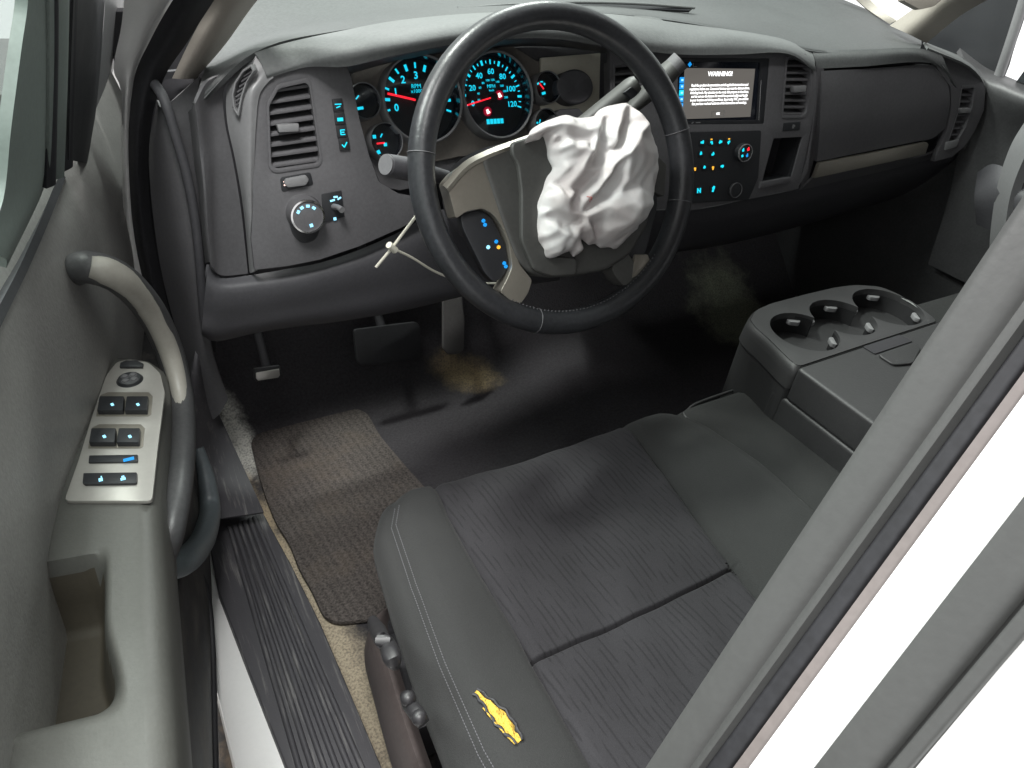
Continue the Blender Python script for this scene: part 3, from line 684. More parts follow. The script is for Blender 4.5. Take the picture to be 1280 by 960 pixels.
GH = Plane(PY(1090, 200, .137), (-.08, -1, .15))
pslab('glovebox_handle', GH, [(1025, 204), (1159, 178), (1161, 181), (1157, 193), (1018, 223)], -.006, .004, M['silver'], gb, .0015)
loft('glovebox_lower', [L3([(1016, 223, .150), (1060, 213, .147), (1110, 203, .143), (1158, 194, .139), (1182, 178, .137)]), L3([(1000, 238, .158), (1060, 224, .156), (1125, 209, .153), (1172, 196, .148), (1192, 186, .145)])], M['dash'], dash, 5, 4, .005)
loft('void_backing', [L3([(1005, 70, .215), (1090, 68, .20), (1180, 66, .19)]), L3([(998, 240, .20), (1090, 222, .19), (1195, 190, .18)])], M['void'], dash, 3, 3, .004)
# right end module
ventR = [(1202, 108), (1218, 107), (1219, 112), (1216, 132), (1207, 160), (1196, 178), (1183, 182), (1190, 163), (1198, 138)]
pslab('end_panel', RV, [(1160, 60), (1180, 68), (1212, 84), (1226, 96), (1232, 112), (1230, 138), (1218, 165), (1205, 184), (1190, 196), (1168, 202), (1172, 190), (1184, 165), (1189, 135), (1188, 108), (1172, 86)], -.012, 0, M['dash'], dash, .005, holes=[ventR], hr=.002, seg=3)
vent(RV, ventR, [(1201, 106), (1221, 106), (1197, 181), (1180, 181)], 9, (1207, 139, 7, 3), dash)
loft('end_panel_side', [L3([(1160, 60, .165), (1212, 83, .14), (1232, 110, .13), (1231, 140, .125), (1206, 186, .125)]), L3([(1155, 52, .26), (1216, 78, .24), (1240, 108, .22), (1238, 140, .22), (1215, 190, .22)])], M['dashtop'], dash, 4, 3, .004)
pslab('vent_dial', RV, [(1184, 178), (1200, 174), (1196, 184), (1182, 188)], 0, .006, M['trim'], dash, .002)

# ================================================================== STEERING WHEEL
WC = V((-.0153, -.0478, .0142)); tw, yw = R(26.97), R(-3.9)
WP = Plane(WC, (math.sin(yw) * math.cos(tw), -math.cos(tw) * math.cos(yw), math.sin(tw)))
wheel = thing('steering_wheel', 'black leather steering wheel with a silver button spoke and torn centre cover', 'steering wheel', WC)
RR = .186
tube('rim', [WP.w(RR * math.cos(a), RR * math.sin(a)) for a in [i * 2 * math.pi / 96 for i in range(96)]], 0.0178, M['leather'], wheel, 20, closed=True, up=WP.n, flat=.88)
# rim seams: thin joints where leather meets plastic
for (x, y) in ((527, 192), (669, 408), (827, 172), (838, 250)):
    u, v = WP.hit(x, y); a = math.atan2(v, u)
    c = WP.w(RR * math.cos(a), RR * math.sin(a)); e = (WP.u * math.cos(a) + WP.v * math.sin(a))
    tube('rim_seam', [c + e * .0161 * math.cos(q) + WP.n * .0182 * math.sin(q) for q in [i * math.pi / 14 for i in range(28)]], .0006, M['dash'], wheel, 6, closed=True)
# stitching along the lower inner edge
bm = bmesh.new()
for i in range(46):
    a = R(238) + R(80) * i / 45; c = WP.w((RR - .0152) * math.cos(a), (RR - .0152) * math.sin(a), .008)
    bmesh.ops.create_icosphere(bm, subdivisions=1, radius=.0011, matrix=Matrix.Translation(c))
fin(bm, 'stitching', M['dash'], wheel)
hubpx = [(600, 196), (622, 184), (645, 176), (684, 163), (720, 158), (770, 165), (800, 200), (815, 240), (812, 280), (790, 318), (760, 338), (722, 345), (692, 348), (664, 343), (645, 325), (630, 286), (616, 244)]
pslab('hub', WP, hubpx, -.035, .010, M['hub'], wheel, .008, r=.01, seg=4)
pslab('hub_flap', WP, [(640, 178), (684, 164), (690, 185), (697, 212), (686, 240), (678, 270), (680, 300), (690, 320), (722, 322), (721, 344), (690, 346), (668, 338), (652, 300), (652, 240), (648, 205), (640, 192)], .010, .020, M['hub'], wheel, .004, r=.006, seg=3)
sil = [(555, 229), (565, 217), (580, 206), (601, 195), (604, 208), (616, 246), (631, 286), (646, 330), (662, 350), (657, 366), (648, 379), (634, 375), (622, 364), (630, 350), (637, 333), (633, 305), (624, 283), (613, 268), (600, 261), (580, 265), (567, 274), (561, 250)]
sp_ = pslab('spoke', WP, sil, -.020, .008, M['silver'], wheel, .004, r=.004, seg=3, at=0)
loft('hub_edge', [[WP.w(*WP.hit(x, y), .006) for x, y in ((551, 232), (575, 205), (602, 190), (645, 174), (684, 161))], [WP.w(*WP.hit(x + 3, y + 5), .013) for x, y in ((551, 232), (575, 205), (602, 190), (645, 174), (684, 161))]], M['silver'], wheel, 6, 2, .006)
pad = pslab('button_pad', WP, [(575, 268), (599, 262), (614, 270), (632, 305), (637, 330), (630, 346), (618, 354), (606, 342), (590, 310), (578, 285)], -.016, .000, M['black'], wheel, .003, r=.006, at=0)
for i, (x, y, m) in enumerate([(604, 276, 'blue'), (606, 281, 'blue'), (610, 309, 'icyblue'), (620, 302, 'blue'), (623, 309, 'amber'), (630, 329, 'blue'), (632, 333, 'blue')]):
    text('button_symbol', WP, [], M[m], pad, .0006, [(*WP.hit(x, y), .0048, .0028, .2), (*WP.hit(x, y), .0022, .0046, .2)])
# mirrored right spoke (mostly in the dark behind the airbag)
uv = [(-a, b) for a, b in WP.hits(sil, 0)][::-1]
slab('spoke', WP, rnd(uv, .004), -.024, .003, M['hub'], wheel, .004, seg=3)
uvp = [(-a, b) for a, b in WP.hits([(575, 268), (599, 262), (614, 270), (632, 305), (637, 330), (630, 346), (618, 354), (606, 342), (590, 310), (578, 285)], 0)][::-1]
slab('button_pad', WP, rnd(uvp, .006), -.018, .000, M['black'], wheel, .003)
pslab('spoke_insert', WP, [(739, 322), (752, 312), (760, 308), (758, 332), (748, 330)], -.012, .004, M['silver'], wheel, .002, at=0)
pslab('spoke_insert', WP, [(792, 318), (808, 318), (812, 328), (800, 342), (788, 348), (790, 332)], -.012, .004, M['silver'], wheel, .002, at=0)

# ================================================================== STEERING COLUMN
colm = thing('steering_column', 'dark steering column behind the wheel with its stalks and shift lever', 'steering column', (0, .1, 0))
def sect(h, w_, hh): return [WP.w(w_ * math.cos(a), hh * math.sin(a) - .012, h) for a in [i * 2 * math.pi / 24 for i in range(25)]]
loft('column_shroud', [sect(-.035, .060, .055), sect(-.10, .070, .062), sect(-.17, .075, .07), sect(-.24, .075, .07)], M['dashlow'], colm, 1, 4, .003)
a = PY(558, 222, .03); b = PY(484, 206, .0)
tube('signal_lever', [a, a.lerp(b, .35), a.lerp(b, .7), b], [.009, .011, .014, .0125], M['dashlow'], colm, 20)
e = (b - a).normalized(); tube('lever_cap', [b, b + e * .003], .0118, M['dash'], colm, 20, 1)
a = PY(700, 175, .06); b = PY(797, 103, .02)
tube('wiper_lever', [a, a.lerp(b, .5), a.lerp(b, .9), b], [.008, .0105, .0125, .0095], M['hub'], colm, 16, flat=1.4)
pslab('lever_button', Plane(PY(788, 117, .005), (-.1, -1, .5)), [(781, 115), (790, 108), (798, 116), (790, 124)], -.004, .003, M['black'], colm, .001)
a = PY(760, 165, .09); b = PY(848, 78, .06)
tube('shift_lever', [a, a.lerp(b, .4), a.lerp(b, .75), b], [.008, .010, .016, .0125], M['hub'], colm, 16, flat=1.3)
e = (b - a).normalized(); tube('lever_cap', [b - e * .012, b + e * .004], .0135, M['dash'], colm, 16, 1, flat=1.3)

# ================================================================== AIRBAG
def airbag():
    AP = WP.off(.022)
    out = [(661, 176), (668, 163), (678, 154), (694, 147), (712, 142), (732, 145), (748, 143), (757, 134), (772, 129), (788, 127), (797, 136), (802, 146), (810, 157), (818, 168), (824, 182), (827, 196), (827, 212), (824, 226), (820, 240), (817, 255), (812, 268), (804, 283), (795, 293), (786, 301), (776, 311), (766, 309), (757, 310), (750, 305), (741, 306), (732, 299), (734, 311), (723, 321), (719, 314), (708, 318), (692, 323), (686, 316), (682, 305), (677, 296), (678, 280), (677, 265), (680, 248), (687, 226), (696, 210), (692, 196), (689, 182), (686, 167), (676, 170)]
    P_ = smooth_closed(out, 4)
    from_px = []
    x0, x1, y0, y1 = 655, 832, 122, 328; step = 1.45
    def inside(x, y):
        c = False; j = len(P_) - 1
        for i in range(len(P_)):
            if (P_[i][1] > y) != (P_[j][1] > y) and x < (P_[j][0] - P_[i][0]) * (y - P_[i][1]) / (P_[j][1] - P_[i][1]) + P_[i][0]: c = not c
            j = i
        return c
    def dseg(x, y, a, b):
        vx, vy = b[0] - a[0], b[1] - a[1]; L = vx * vx + vy * vy
        t = max(0, min(1, ((x - a[0]) * vx + (y - a[1]) * vy) / L)) if L else 0
        dx, dy = x - a[0] - t * vx, y - a[1] - t * vy
        return math.hypot(dx, dy), (vx * dy - vy * dx) / math.sqrt(L) if L else 0
    def dpoly(x, y, pl, cl=False):
        best = (1e9, 0); n = len(pl)
        for i in range(n if cl else n - 1):
            d = dseg(x, y, pl[i], pl[(i + 1) % n])
            if d[0] < best[0]: best = d
        return best
    # crease lines with heights in mm above the hub; the cloth spans straight between them
    lines = [
        [(750, 144, 20), (739, 163, 34), (728, 190, 42), (717, 214, 38), (706, 236, 26)],
        [(756, 150, 14), (748, 172, 20), (742, 190, 24), (736, 206, 22)],
        [(776, 137, 24), (765, 157, 38), (757, 184, 44)],
        [(785, 138, 12), (774, 155, 16), (763, 172, 22), (758, 188, 24)],
        [(788, 129, 14), (794, 142, 30), (800, 156, 36), (781, 171, 50), (761, 197, 58), (747, 216, 54), (732, 240, 44), (724, 252, 34)],
        [(750, 172, 34), (756, 186, 42)],
        [(787, 174, 42), (799, 195, 38), (802, 222, 36)], [(766, 200, 54), (786, 195, 48), (799, 195, 38)],
        [(761, 202, 52), (763, 218, 52), (762, 230, 50), (756, 245, 46), (741, 259, 42), (724, 270, 34), (720, 282, 28), (722, 298, 20)],
        [(752, 212, 36), (752, 226, 28), (741, 246, 22), (728, 260, 20)],
        [(740, 214, 32), (735, 225, 22), (722, 240, 18), (712, 251, 18)],
        [(687, 228, 12), (697, 240, 28), (706, 252, 30), (710, 244, 32), (706, 234, 26)], [(692, 224, 12), (700, 230, 12), (703, 240, 16)],
        [(683, 252, 10), (689, 262, 16), (698, 272, 14), (712, 281, 14), (721, 277, 16)],
        [(686, 246, 18), (694, 258, 28), (706, 268, 28), (718, 270, 28)],
        [(684, 280, 18), (692, 288, 24), (706, 294, 26), (716, 296, 24)], [(708, 314, 10), (706, 294, 26)],
        [(722, 284, 24), (731, 286, 34), (739, 296, 26), (742, 303, 12)], [(727, 292, 16), (733, 298, 8)],
        [(737, 282, 14), (743, 292, 12), (747, 302, 8)], [(742, 276, 34), (748, 290, 34), (752, 302, 16)],
        [(765, 236, 44), (782, 235, 44), (802, 250, 38), (816, 252, 14)],
        [(783, 240, 50), (800, 256, 44), (797, 274, 34), (782, 290, 26)], [(768, 256, 52), (780, 262, 54), (772, 280, 48), (758, 296, 32), (757, 305, 14)], [(750, 264, 46), (768, 256, 52)],
        [(808, 170, 26), (816, 190, 24), (820, 212, 20), (818, 236, 16)],
        [(690, 172, 22), (703, 170, 20), (716, 173, 20), (734, 173, 24)], [(697, 186, 26), (704, 183, 34), (711, 189, 34), (722, 187, 38), (730, 189, 40)],
        [(712, 150, 22), (716, 160, 26), (722, 168, 24)], [(680, 166, 12), (690, 158, 24), (703, 156, 26), (712, 152, 20)], [(735, 152, 26), (728, 166, 28)],
        [(699, 200, 20), (702, 212, 26), (697, 222, 16)], [(716, 200, 30), (708, 214, 26)], [(770, 142, 26), (760, 146, 20)], [(805, 262, 22), (808, 272, 12), (792, 286, 12)]]
    cp_, ce_, ch_ = [], [], []
    for i_, q_ in enumerate(P_): cp_.append(V(q_)); ch_.append(3.5 + 2.5 * math.sin(i_ * .9)); ce_.append((i_, (i_ + 1) % len(P_)))
    for i_ in range(0, len(P_), 2):           # a soft shoulder just inside the outline
        a_, b_ = V(P_[i_ - 1]), V(P_[(i_ + 1) % len(P_)]); nn = V((-(b_ - a_).y, (b_ - a_).x)).normalized() * 4.5; c_ = V(P_[i_]) + nn
        if not inside(c_.x, c_.y): c_ = V(P_[i_]) - nn
        if inside(c_.x, c_.y) and dpoly(c_.x, c_.y, P_, True)[0] > 3.5 and min(dpoly(c_.x, c_.y, [(a2[0], a2[1]) for a2 in l_])[0] for l_ in lines) > 4: cp_.append(c_); ch_.append(15 + 4 * math.sin(i_ * 1.7))
    for l_ in lines:
        b0 = len(cp_)
        for x, y, h in l_: cp_.append(V((x, y))); ch_.append(h)
        ce_ += [(b0 + k_, b0 + k_ + 1) for k_ in range(len(l_) - 1)]
    cv_, _e, cf_, ov_, *_ = geometry.delaunay_2d_cdt(cp_, ce_, [], 0, 1e-4)
    hs_ = []
    for k_, v_ in enumerate(cv_):
        if ov_[k_]: hs_.append(ch_[ov_[k_][0]])
        else: hs_.append(25)
    from mathutils.bvhtree import BVHTree
    tree = BVHTree.FromPolygons([(v_.x, v_.y, h_) for v_, h_ in zip(cv_, hs_)], cf_)
    def height(x, y):
        r_ = tree.ray_cast(V((x, y, 1000)), V((0, 0, -1)))
        if r_[0] is None: return .004
        return r_[0].z * .00108
    pts = [V(p) for p in P_]; nb = len(pts); rr = random.Random(3)
    y = y0
    row = 0
    while y < y1:
        x = x0 + (step / 2 if row % 2 else 0)
        while x < x1:
            if inside(x, y) and dpoly(x, y, P_, True)[0] > .8: pts.append(V((x + rr.uniform(-.1, .1), y + rr.uniform(-.1, .1))))
            x += step
        y += step * .87; row += 1
    vo, eo, fo, *_ = geometry.delaunay_2d_cdt(pts, [(i, (i + 1) % nb) for i in range(nb)], [], 1, 1e-4)
    bm = bmesh.new(); vs = []; bk = []
    for p in vo:
        u, v = AP.hit(p.x, p.y, .015); h = height(p.x, p.y)
        vs.append(bm.verts.new(AP.w(u, v, h))); 
    for f in fo:
        try: bm.faces.new([vs[i] for i in f])
        except ValueError: pass
    bm.verts.ensure_lookup_table(); inner = [v for v in bm.verts if not any(e.is_boundary for e in v.link_edges)]
    for it_ in range(9):
        new = {v: sum((e.other_vert(v).co for e in v.link_edges), V()) / len(v.link_edges) for v in inner}
        for v in inner: v.co = v.co.lerp(new[v], .55)
    for v in inner:                            # fine puckers of thin nylon
        p = v.co * 1.0; v.co = v.co + WP.n * (.0008 * math.sin(p.x * 170 + 3 * math.sin(p.z * 90)) * math.sin(p.z * 130 + 2 * math.sin(p.x * 70)))
    # closed underside
    ed = [e for e in bm.edges if e.is_boundary]
    r = bmesh.ops.extrude_edge_only(bm, edges=ed); nv = [g for g in r['geom'] if isinstance(g, bmesh.types.BMVert)]
    c = sum((v.co for v in nv), V()) / len(nv)
    for v in nv: v.co = v.co + (c - v.co) * .07 - WP.n * .012
    ne = [e for e in bm.edges if e.is_boundary]
    bmesh.ops.triangle_fill(bm, edges=ne, use_beauty=True)
    o = fin(bm, 'deflated_airbag', M['cloth'], None, 0)
    for p in o.data.polygons: p.use_smooth = True
    # weave marks: two little red threads on the rolled seam
    for k in (0, 1):
        q = []
        for j in range(5):
            x, y = 724 + k * 1.5 + j * 2.0, 247 + k * 3.4 + j * 1.1 + (.5 * math.sin(j))
            u, v = AP.hit(x, y, .03); hh = height(x, y); u2, v2 = AP.hit(x, y, .015); q.append(AP.w(u2, v2, hh + .0012))
        tube('red_thread', q, .0004, plastic('red thread', (.45, .05, .04), .8, 50, 0), o, 6, 3)
    return tag(o, 'deflated white airbag hanging crumpled from the steering wheel hub', 'airbag')
airbag()

# cable tie through the wheel
ct = thing('cable_tie', 'ivory nylon zip tie looped behind the steering wheel rim', 'cable tie', PY(490, 309, .04))
tube('tail', L3([(521, 269, .035), (505, 290, .038), (490, 310, .04), (470, 334, .045)]), .0022, M['tie'], ct, 8, flat=.7)
tube('strap', L3([(490, 310, .04), (515, 322, .05), (545, 340, .06), (580, 352, .06), (622, 354, .05), (650, 350, .03)]), .0017, M['tie'], ct, 8, flat=.7)
tube('lock_head', L3([(486, 306, .037), (494, 313, .04)]), .0048, M['tie'], ct, 8, 1)

# ================================================================== CAB SHELL
ZF = -.70
struct(box('ground', (-6, -6, -1.42), (7, 7, -1.40), M['conc'], None, 0))
# carpeted floor with tunnel and toe board
def fz(x, y):
    z = ZF + .05 * math.exp(-((x - .40) / .17) ** 2)
    if y > .42: z += min((y - .42) * 1.0, 9)
    return z
rows = []
for j in range(23):
    y = -1.7 + 1.7 * j / 12 if j <= 12 else (j - 12) * .075
    rows.append([V((-.435 + 1.70 * i / 24, y, fz(-.435 + 1.70 * i / 24, y))) for i in range(25)])
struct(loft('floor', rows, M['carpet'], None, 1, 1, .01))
cab = thing('pickup_cab', 'white pickup truck cab shell with roof, pillars, sill and windscreen', 'truck', (.38, 0, -.72))
box('firewall', (-.46, .66, -.72), (1.30, .69, .06), M['void'], cab)
box('rear_wall', (-.5, -1.75, -.75), (1.3, -1.7, .65), M['dashlow'], cab)
box('roof', (-.36, -1.75, .60), (1.14, -.05, .64), M['white'], cab, .01)
box('headliner', (-.35, -1.7, .585), (1.13, -.06, .597), M['beige'], cab, .004)
loft('windscreen', [[V((-.40, .66, .10)), V((.0, .78, .10)), V((.40, .82, .10)), V((.8, .78, .10)), V((1.18, .66, .10))], [V((-.34, -.05, .615)), V((.0, .0, .615)), V((.40, .02, .61)), V((.8, .0, .61)), V((1.12, -.05, .61))]], M['glass'], cab, 6, 6, .004)
box('outer_sill', (-.55, -1.75, -.86), (-.445, .5, -.655), M['white'], cab, .015)
# driver side A pillar: painted flange, seals, inner trim
YT = .24
def strip(name, left, right, mat, parent, mid=None, th=.004, sv=6):
    rows = [L3(left)]
    if mid is not None: rows.append(L3(mid))
    rows.append(L3(right)); return loft(name, rows, mat, parent, sv, 5, th)
strip('a_pillar_flange', [(160, -60, .18), (152, 30, .25), (142, 85, .29), (152, 118, .31), (152, 200, .33), (160, 330, .34), (190, 430, .34)],
      [(260, -60, .18), (218, 0, .24), (190, 50, .28), (170, 100, .305), (164, 200, .325), (176, 330, .335), (205, 430, .335)], M['white'], cab, [(205, -60, .15), (185, 10, .22), (168, 65, .265), (160, 110, .29), (157, 200, .315), (168, 330, .33), (197, 430, .33)])
strip('door_seal', [(255, -60, .17), (216, 0, .23), (188, 50, .27), (166, 105, .30), (160, 200, .32), (172, 320, .33), (205, 440, .33), (245, 540, .30)],
      [(310, -60, .17), (268, 0, .23), (236, 50, .27), (200, 110, .30), (185, 200, .32), (196, 320, .33), (226, 440, .33), (258, 540, .30)], M['rubber'], cab, [(285, -60, .15), (244, 0, .21), (213, 50, .25), (183, 107, .28), (172, 200, .30), (184, 320, .31), (214, 440, .31), (250, 540, .29)])
strip('a_pillar_trim', [(308, -60, .16), (266, 0, .24), (238, 50, .28), (215, 98, .31)], [(380, -60, .2), (322, 0, .27), (282, 55, .30), (245, 98, .315)], M['beige'], cab, [(345, -60, .15), (296, 0, .23), (262, 52, .27), (232, 99, .295)])
strip('hinge_trim', [(196, 125, .31), (186, 200, .325), (200, 330, .33), (228, 440, .33), (256, 530, .31)], [(250, 95, .30), (244, 150, .28), (252, 260, .27), (262, 420, .27), (285, 500, .28)], M['dash'], cab, [(206, 133, .28), (214, 200, .27), (232, 320, .27), (250, 440, .28), (272, 520, .29)])
tube('seal_bead', L3([(186, 96, .30), (204, 122, .262), (218, 165, .25), (236, 230, .245), (247, 300, .245), (255, 400, .25)]), .0065, M['dashlow'], cab, 12)
strip('cowl_block', [(205, 100, .33), (196, 130, .33), (192, 200, .33)], [(262, 90, .31), (256, 120, .30), (250, 200, .29)], M['void'], cab)
strip('kick_panel', [(246, 425, .30), (240, 470, .27), (238, 530, .24), (244, 600, .18), (262, 650, .12)], [(262, 425, .34), (262, 470, .34), (272, 512, .33), (284, 540, .31), (330, 640, .13)], M['sill'], cab, [(252, 425, .30), (250, 470, .28), (256, 525, .27), (268, 590, .21), (296, 645, .125)])

loft('hinge_pillar', [L3([(150, 95, .37), (158, 200, .37), (168, 330, .37), (196, 440, .37)]), L3([(262, 85, .36), (262, 200, .36), (266, 330, .36), (270, 440, .36)])], M['rubber'], cab, 4, 3, .01)
# sill plate with ribs
SP = Plane(PZ(330, 800, -.645), (.10, 0, 1), (0, 1, 0)); SP.u = V((0, 1, 0)).cross(SP.n).normalized(); SP.v = SP.n.cross(SP.u)
sill = pslab('sill_plate', SP, [(244, 590), (262, 560), (284, 545), (300, 585), (327, 637), (364, 705), (400, 777), (440, 870), (478, 960), (520, 1060), (400, 1060), (358, 960), (315, 850), (273, 740), (262, 680)], -.03, 0, M['sill'], cab, .004, seg=3)
for i in range(6):
    f = i / 5; a = V((287 + (318 - 287) * f, 660 - 13 * f)); b = V((374 + (452 - 374) * f, 960)); d = (b - a)
    b2 = b + d * .35
    n_ = 6; P1 = [SP.w(*SP.hit(*(a + (b2 - a) * k / n_)), .0012) for k in range(n_ + 1)]
    tube('rib', P1, .0042, M['sill'], sill, 8, 2)
pslab('pinch_weld', Plane(PZ(300, 860, -.70), (0, 0, 1), (0, 1, 0)), [(270, 735), (276, 760), (318, 862), (358, 962), (400, 1060), (345, 1060), (310, 962), (285, 850)], -.05, 0, M['white'], cab, .003)
pslab('running_board', Plane(PZ(290, 900, -.95), (0, 0, 1), (0, 1, 0)), [(205, 700), (290, 740), (330, 1000), (340, 1090), (160, 1090), (190, 900)], -.04, 0, M['step'], cab, .003)

# B pillar and rear door edge (close to the camera on the right)
BP = Plane((-.32, -.66, 0), (-1, -.12, .35))
def xat(l, y):
    (a, b), (c, d) = l; t = (y - b) / (d - b); return a + (c - a) * t
lines_ = {'a': ((805, 960), (1280, 240)), 'b': ((882, 960), (1280, 418)), 'c': ((916, 960), (1280, 464)), 'd': ((936, 960), (1280, 493)),
          'e': ((1017, 960), (1280, 620)), 'f': ((1104, 960), (1280, 748)), 'g': ((1141, 960), (1280, 800))}
def band(name, l0, l1, h, mat, parent, edge=0, th=.01, wob=0):
    ys = [1150, 1050, 960, 860, 760, 660, 560, 460, 360, 260, 160, 60]
    rows = []
    for k, t in enumerate((0, .06, .14, .35, .6, .72, .86, 1)):
        hh = h - edge * ((abs(t - .42) / .58) ** 5) - (.0025 if t == .72 and edge > .005 else 0); row = []
        for y in ys:
            xa, xb = xat(lines_[l0], y), xat(lines_[l1], y); x = xa + (xb - xa) * t
            # move across the strip at right angles to it
            u, v = BP.hit(x, y, h); row.append(BP.w(u, v, hh + (wob * math.sin(y * .11 + k) if 0 < t < 1 else 0)))
        rows.append(row)
    return loft(name, rows, mat, parent, 2, 2, th)
bpil = cab; M['lip'] = plastic('pinkish white edge', (.16, .14, .135), .4, 100, .05)
band('b_pillar_trim', 'a', 'b', .0, M['pillar'], bpil, .010, .012, .0)
band('b_pillar_seal', 'b', 'c', -.006, M['rubber'], bpil, .003, .010)
lines_['c2'] = ((922, 960), (1280, 472))
band('b_pillar_lip', 'c', 'd', -.004, M['lip'], bpil, .001, .010)
band('b_pillar_paint', 'd', 'e', -.004, M['white'], bpil, .001, .010)
rd = thing('rear_door', 'white rear door edge with a grey weather strip, right of the front pillar', 'truck door', BP.w(0, 0, -.02))
band('weather_strip', 'e', 'f', -.002, M['pillar'], rd, .004, .012)
lines_['f2'] = ((1110, 960), (1280, 756))
band('strip_gap', 'f', 'f2', -.010, M['void'], rd, .0, .010)
band('strip_lip', 'f2', 'g', -.002, M['pillar'], rd, .003, .012)
lines_['h'] = ((1900, 960), (1900 + 1, 400))
band('door_skin', 'g', 'h', -.010, M['white'], rd, 0, .01)

# passenger side: door, glass, pillar
pd = thing('passenger_door', 'closed dark passenger door with a light pull strap beyond the seats', 'truck door', (1.3, 0, -.4))
XP = 1.26
loft('door_panel', [L3([(1200, 60, XP), (1232, 84, XP), (1260, 96, XP), (1300, 110, XP), (1400, 130, XP)], PX), L3([(1205, 75, 1.20), (1236, 105, 1.20), (1262, 118, 1.19), (1300, 130, 1.18), (1400, 150, 1.18)], PX),
                    L3([(1210, 110, 1.22), (1234, 160, 1.22), (1262, 180, 1.22), (1300, 190, 1.22), (1400, 200, 1.22)], PX), L3([(1190, 230, 1.22), (1225, 260, 1.22), (1262, 280, 1.22), (1300, 290, 1.22), (1400, 300, 1.22)], PX),
                    L3([(1160, 330, 1.22), (1200, 350, 1.22), (1262, 380, 1.22), (1300, 400, 1.22), (1400, 410, 1.22)], PX)], M['doordark'], pd, 5, 5, .01)
loft('pull_strap', [L3([(1282, 150, 1.12), (1262, 185, 1.11), (1246, 235, 1.11), (1238, 290, 1.12), (1236, 330, 1.14)], PX), L3([(1310, 150, 1.10), (1284, 190, 1.09), (1264, 240, 1.09), (1256, 290, 1.10), (1254, 330, 1.12)], PX)], M['trim'], pd, 6, 3, .02)
loft('armrest', [L3([(1222, 215, 1.16), (1240, 205, 1.15), (1262, 212, 1.14), (1290, 225, 1.14)], PX), L3([(1218, 245, 1.12), (1240, 240, 1.11), (1264, 246, 1.10), (1300, 258, 1.10)], PX), L3([(1220, 280, 1.15), (1242, 290, 1.14), (1266, 300, 1.13), (1300, 315, 1.13)], PX)], M['dashlow'], pd, 4, 4, .01)
loft('sail_panel', [L3([(1138, 40, XP), (1200, 15, XP), (1245, -15, XP), (1290, -45, XP)], PX), L3([(1150, 66, XP), (1215, 66, XP), (1262, 20, XP), (1285, -20, XP)], PX), L3([(1190, 96, XP), (1245, 104, XP), (1268, 50, XP), (1288, -10, XP)], PX)], M['black'], pd, 4, 4, .01)
tube('window_frame', L3([(1248, 96, XP - .01), (1262, 55, XP - .01), (1278, 5, XP - .01), (1292, -40, XP - .01)], PX), .010, M['trim'], pd, 10)
box('door_shell', (XP + .005, -1.72, -.78), (XP + .04, .66, -.03), M['doordark'], pd)
loft('window', [[V((XP, .12, -.02)), V((XP, -1.3, -.02))], [V((XP - .12, -.05, .56)), V((XP - .12, -1.3, .56))]], M['darkglass'], pd, 2, 2, .004)
strip('passenger_pillar_trim', [(1112, 32, .32), (1150, 5, .26), (1190, -25, .18), (1250, -70, .05)], [(1158, 54, .24), (1200, 20, .18), (1250, -10, .1), (1310, -55, 0)], M['beige'], cab, [(1134, 42, .26), (1175, 10, .2), (1220, -18, .12), (1280, -62, .02)])
pslab('grab_handle', Plane(PY(1150, 5, .2), (-.3, -1, .3)), [(1128, 0), (1150, 12), (1168, 8), (1182, -4), (1160, -12), (1135, -10)], -.004, .012, M['beige'], cab, .005, r=.006)
strip('screen_pillar_seal', [(1040, -30, .5), (1080, 8, .45), (1112, 30, .36)], [(1052, -40, .5), (1092, 4, .44), (1120, 26, .34)], M['beige'], cab)

# ================================================================== DRIVER DOOR
HG = V((-.50, .35, 0)); DB = V((-.174, -.985, 0)).normalized(); DI = V((.985, -.174, 0)).normalized()
def D(s, t, z): return HG + DB * s + DI * t + V((0, 0, z))
def DT(px, py, t, lean=0):
    n = DI - V((0, 0, lean)); r = ray(px, py); o = HG + DI * t
    return CAM + r * ((o - CAM).dot(n) / r.dot(n))
dd = thing('driver_door', 'open driver door with grey panel, silver switch plate and curved pull handle', 'truck door', HG + V((0, 0, -.4)))
ss = [-.30, -.18, -.06, .02, .10, .16, .28, .40, .52, .66, .82, 1.0, 1.15]
def drow(f): return [D(s, *f(s)) for s in ss]
def wb(s): return -.034 * min(1, max(0, (s - .22) / .30)) if s > .22 else 0
loft('door_panel', [drow(lambda s: (-.062, .012)), drow(lambda s: (-.050, .016)), drow(lambda s: (-.034 + wb(s) * .2, .004)), drow(lambda s: (-.016 + wb(s) * .5, -.05)), drow(lambda s: (-.004 + wb(s) * .8, -.12)), drow(lambda s: (-.004 + wb(s), -.19)), drow(lambda s: (-.010 + wb(s), -.25)), drow(lambda s: (-.02 + wb(s) * .6, -.38)), drow(lambda s: (-.01, -.50))], M['doorpanel'], dd, 3, 4, .008)
loft('lower_panel', [drow(lambda s: (-.03, -.345)), drow(lambda s: (.01 + .02 * min(1, max(0, s / .3)), -.36)), drow(lambda s: (.02 + .022 * min(1, max(0, s / .3)), -.40)), drow(lambda s: (.02 + .022 * min(1, max(0, s / .3)), -.55)), drow(lambda s: (.01 + .02 * min(1, max(0, s / .3)), -.66)), drow(lambda s: (-.03, -.68))], M['gap'], dd, 3, 4, .008)
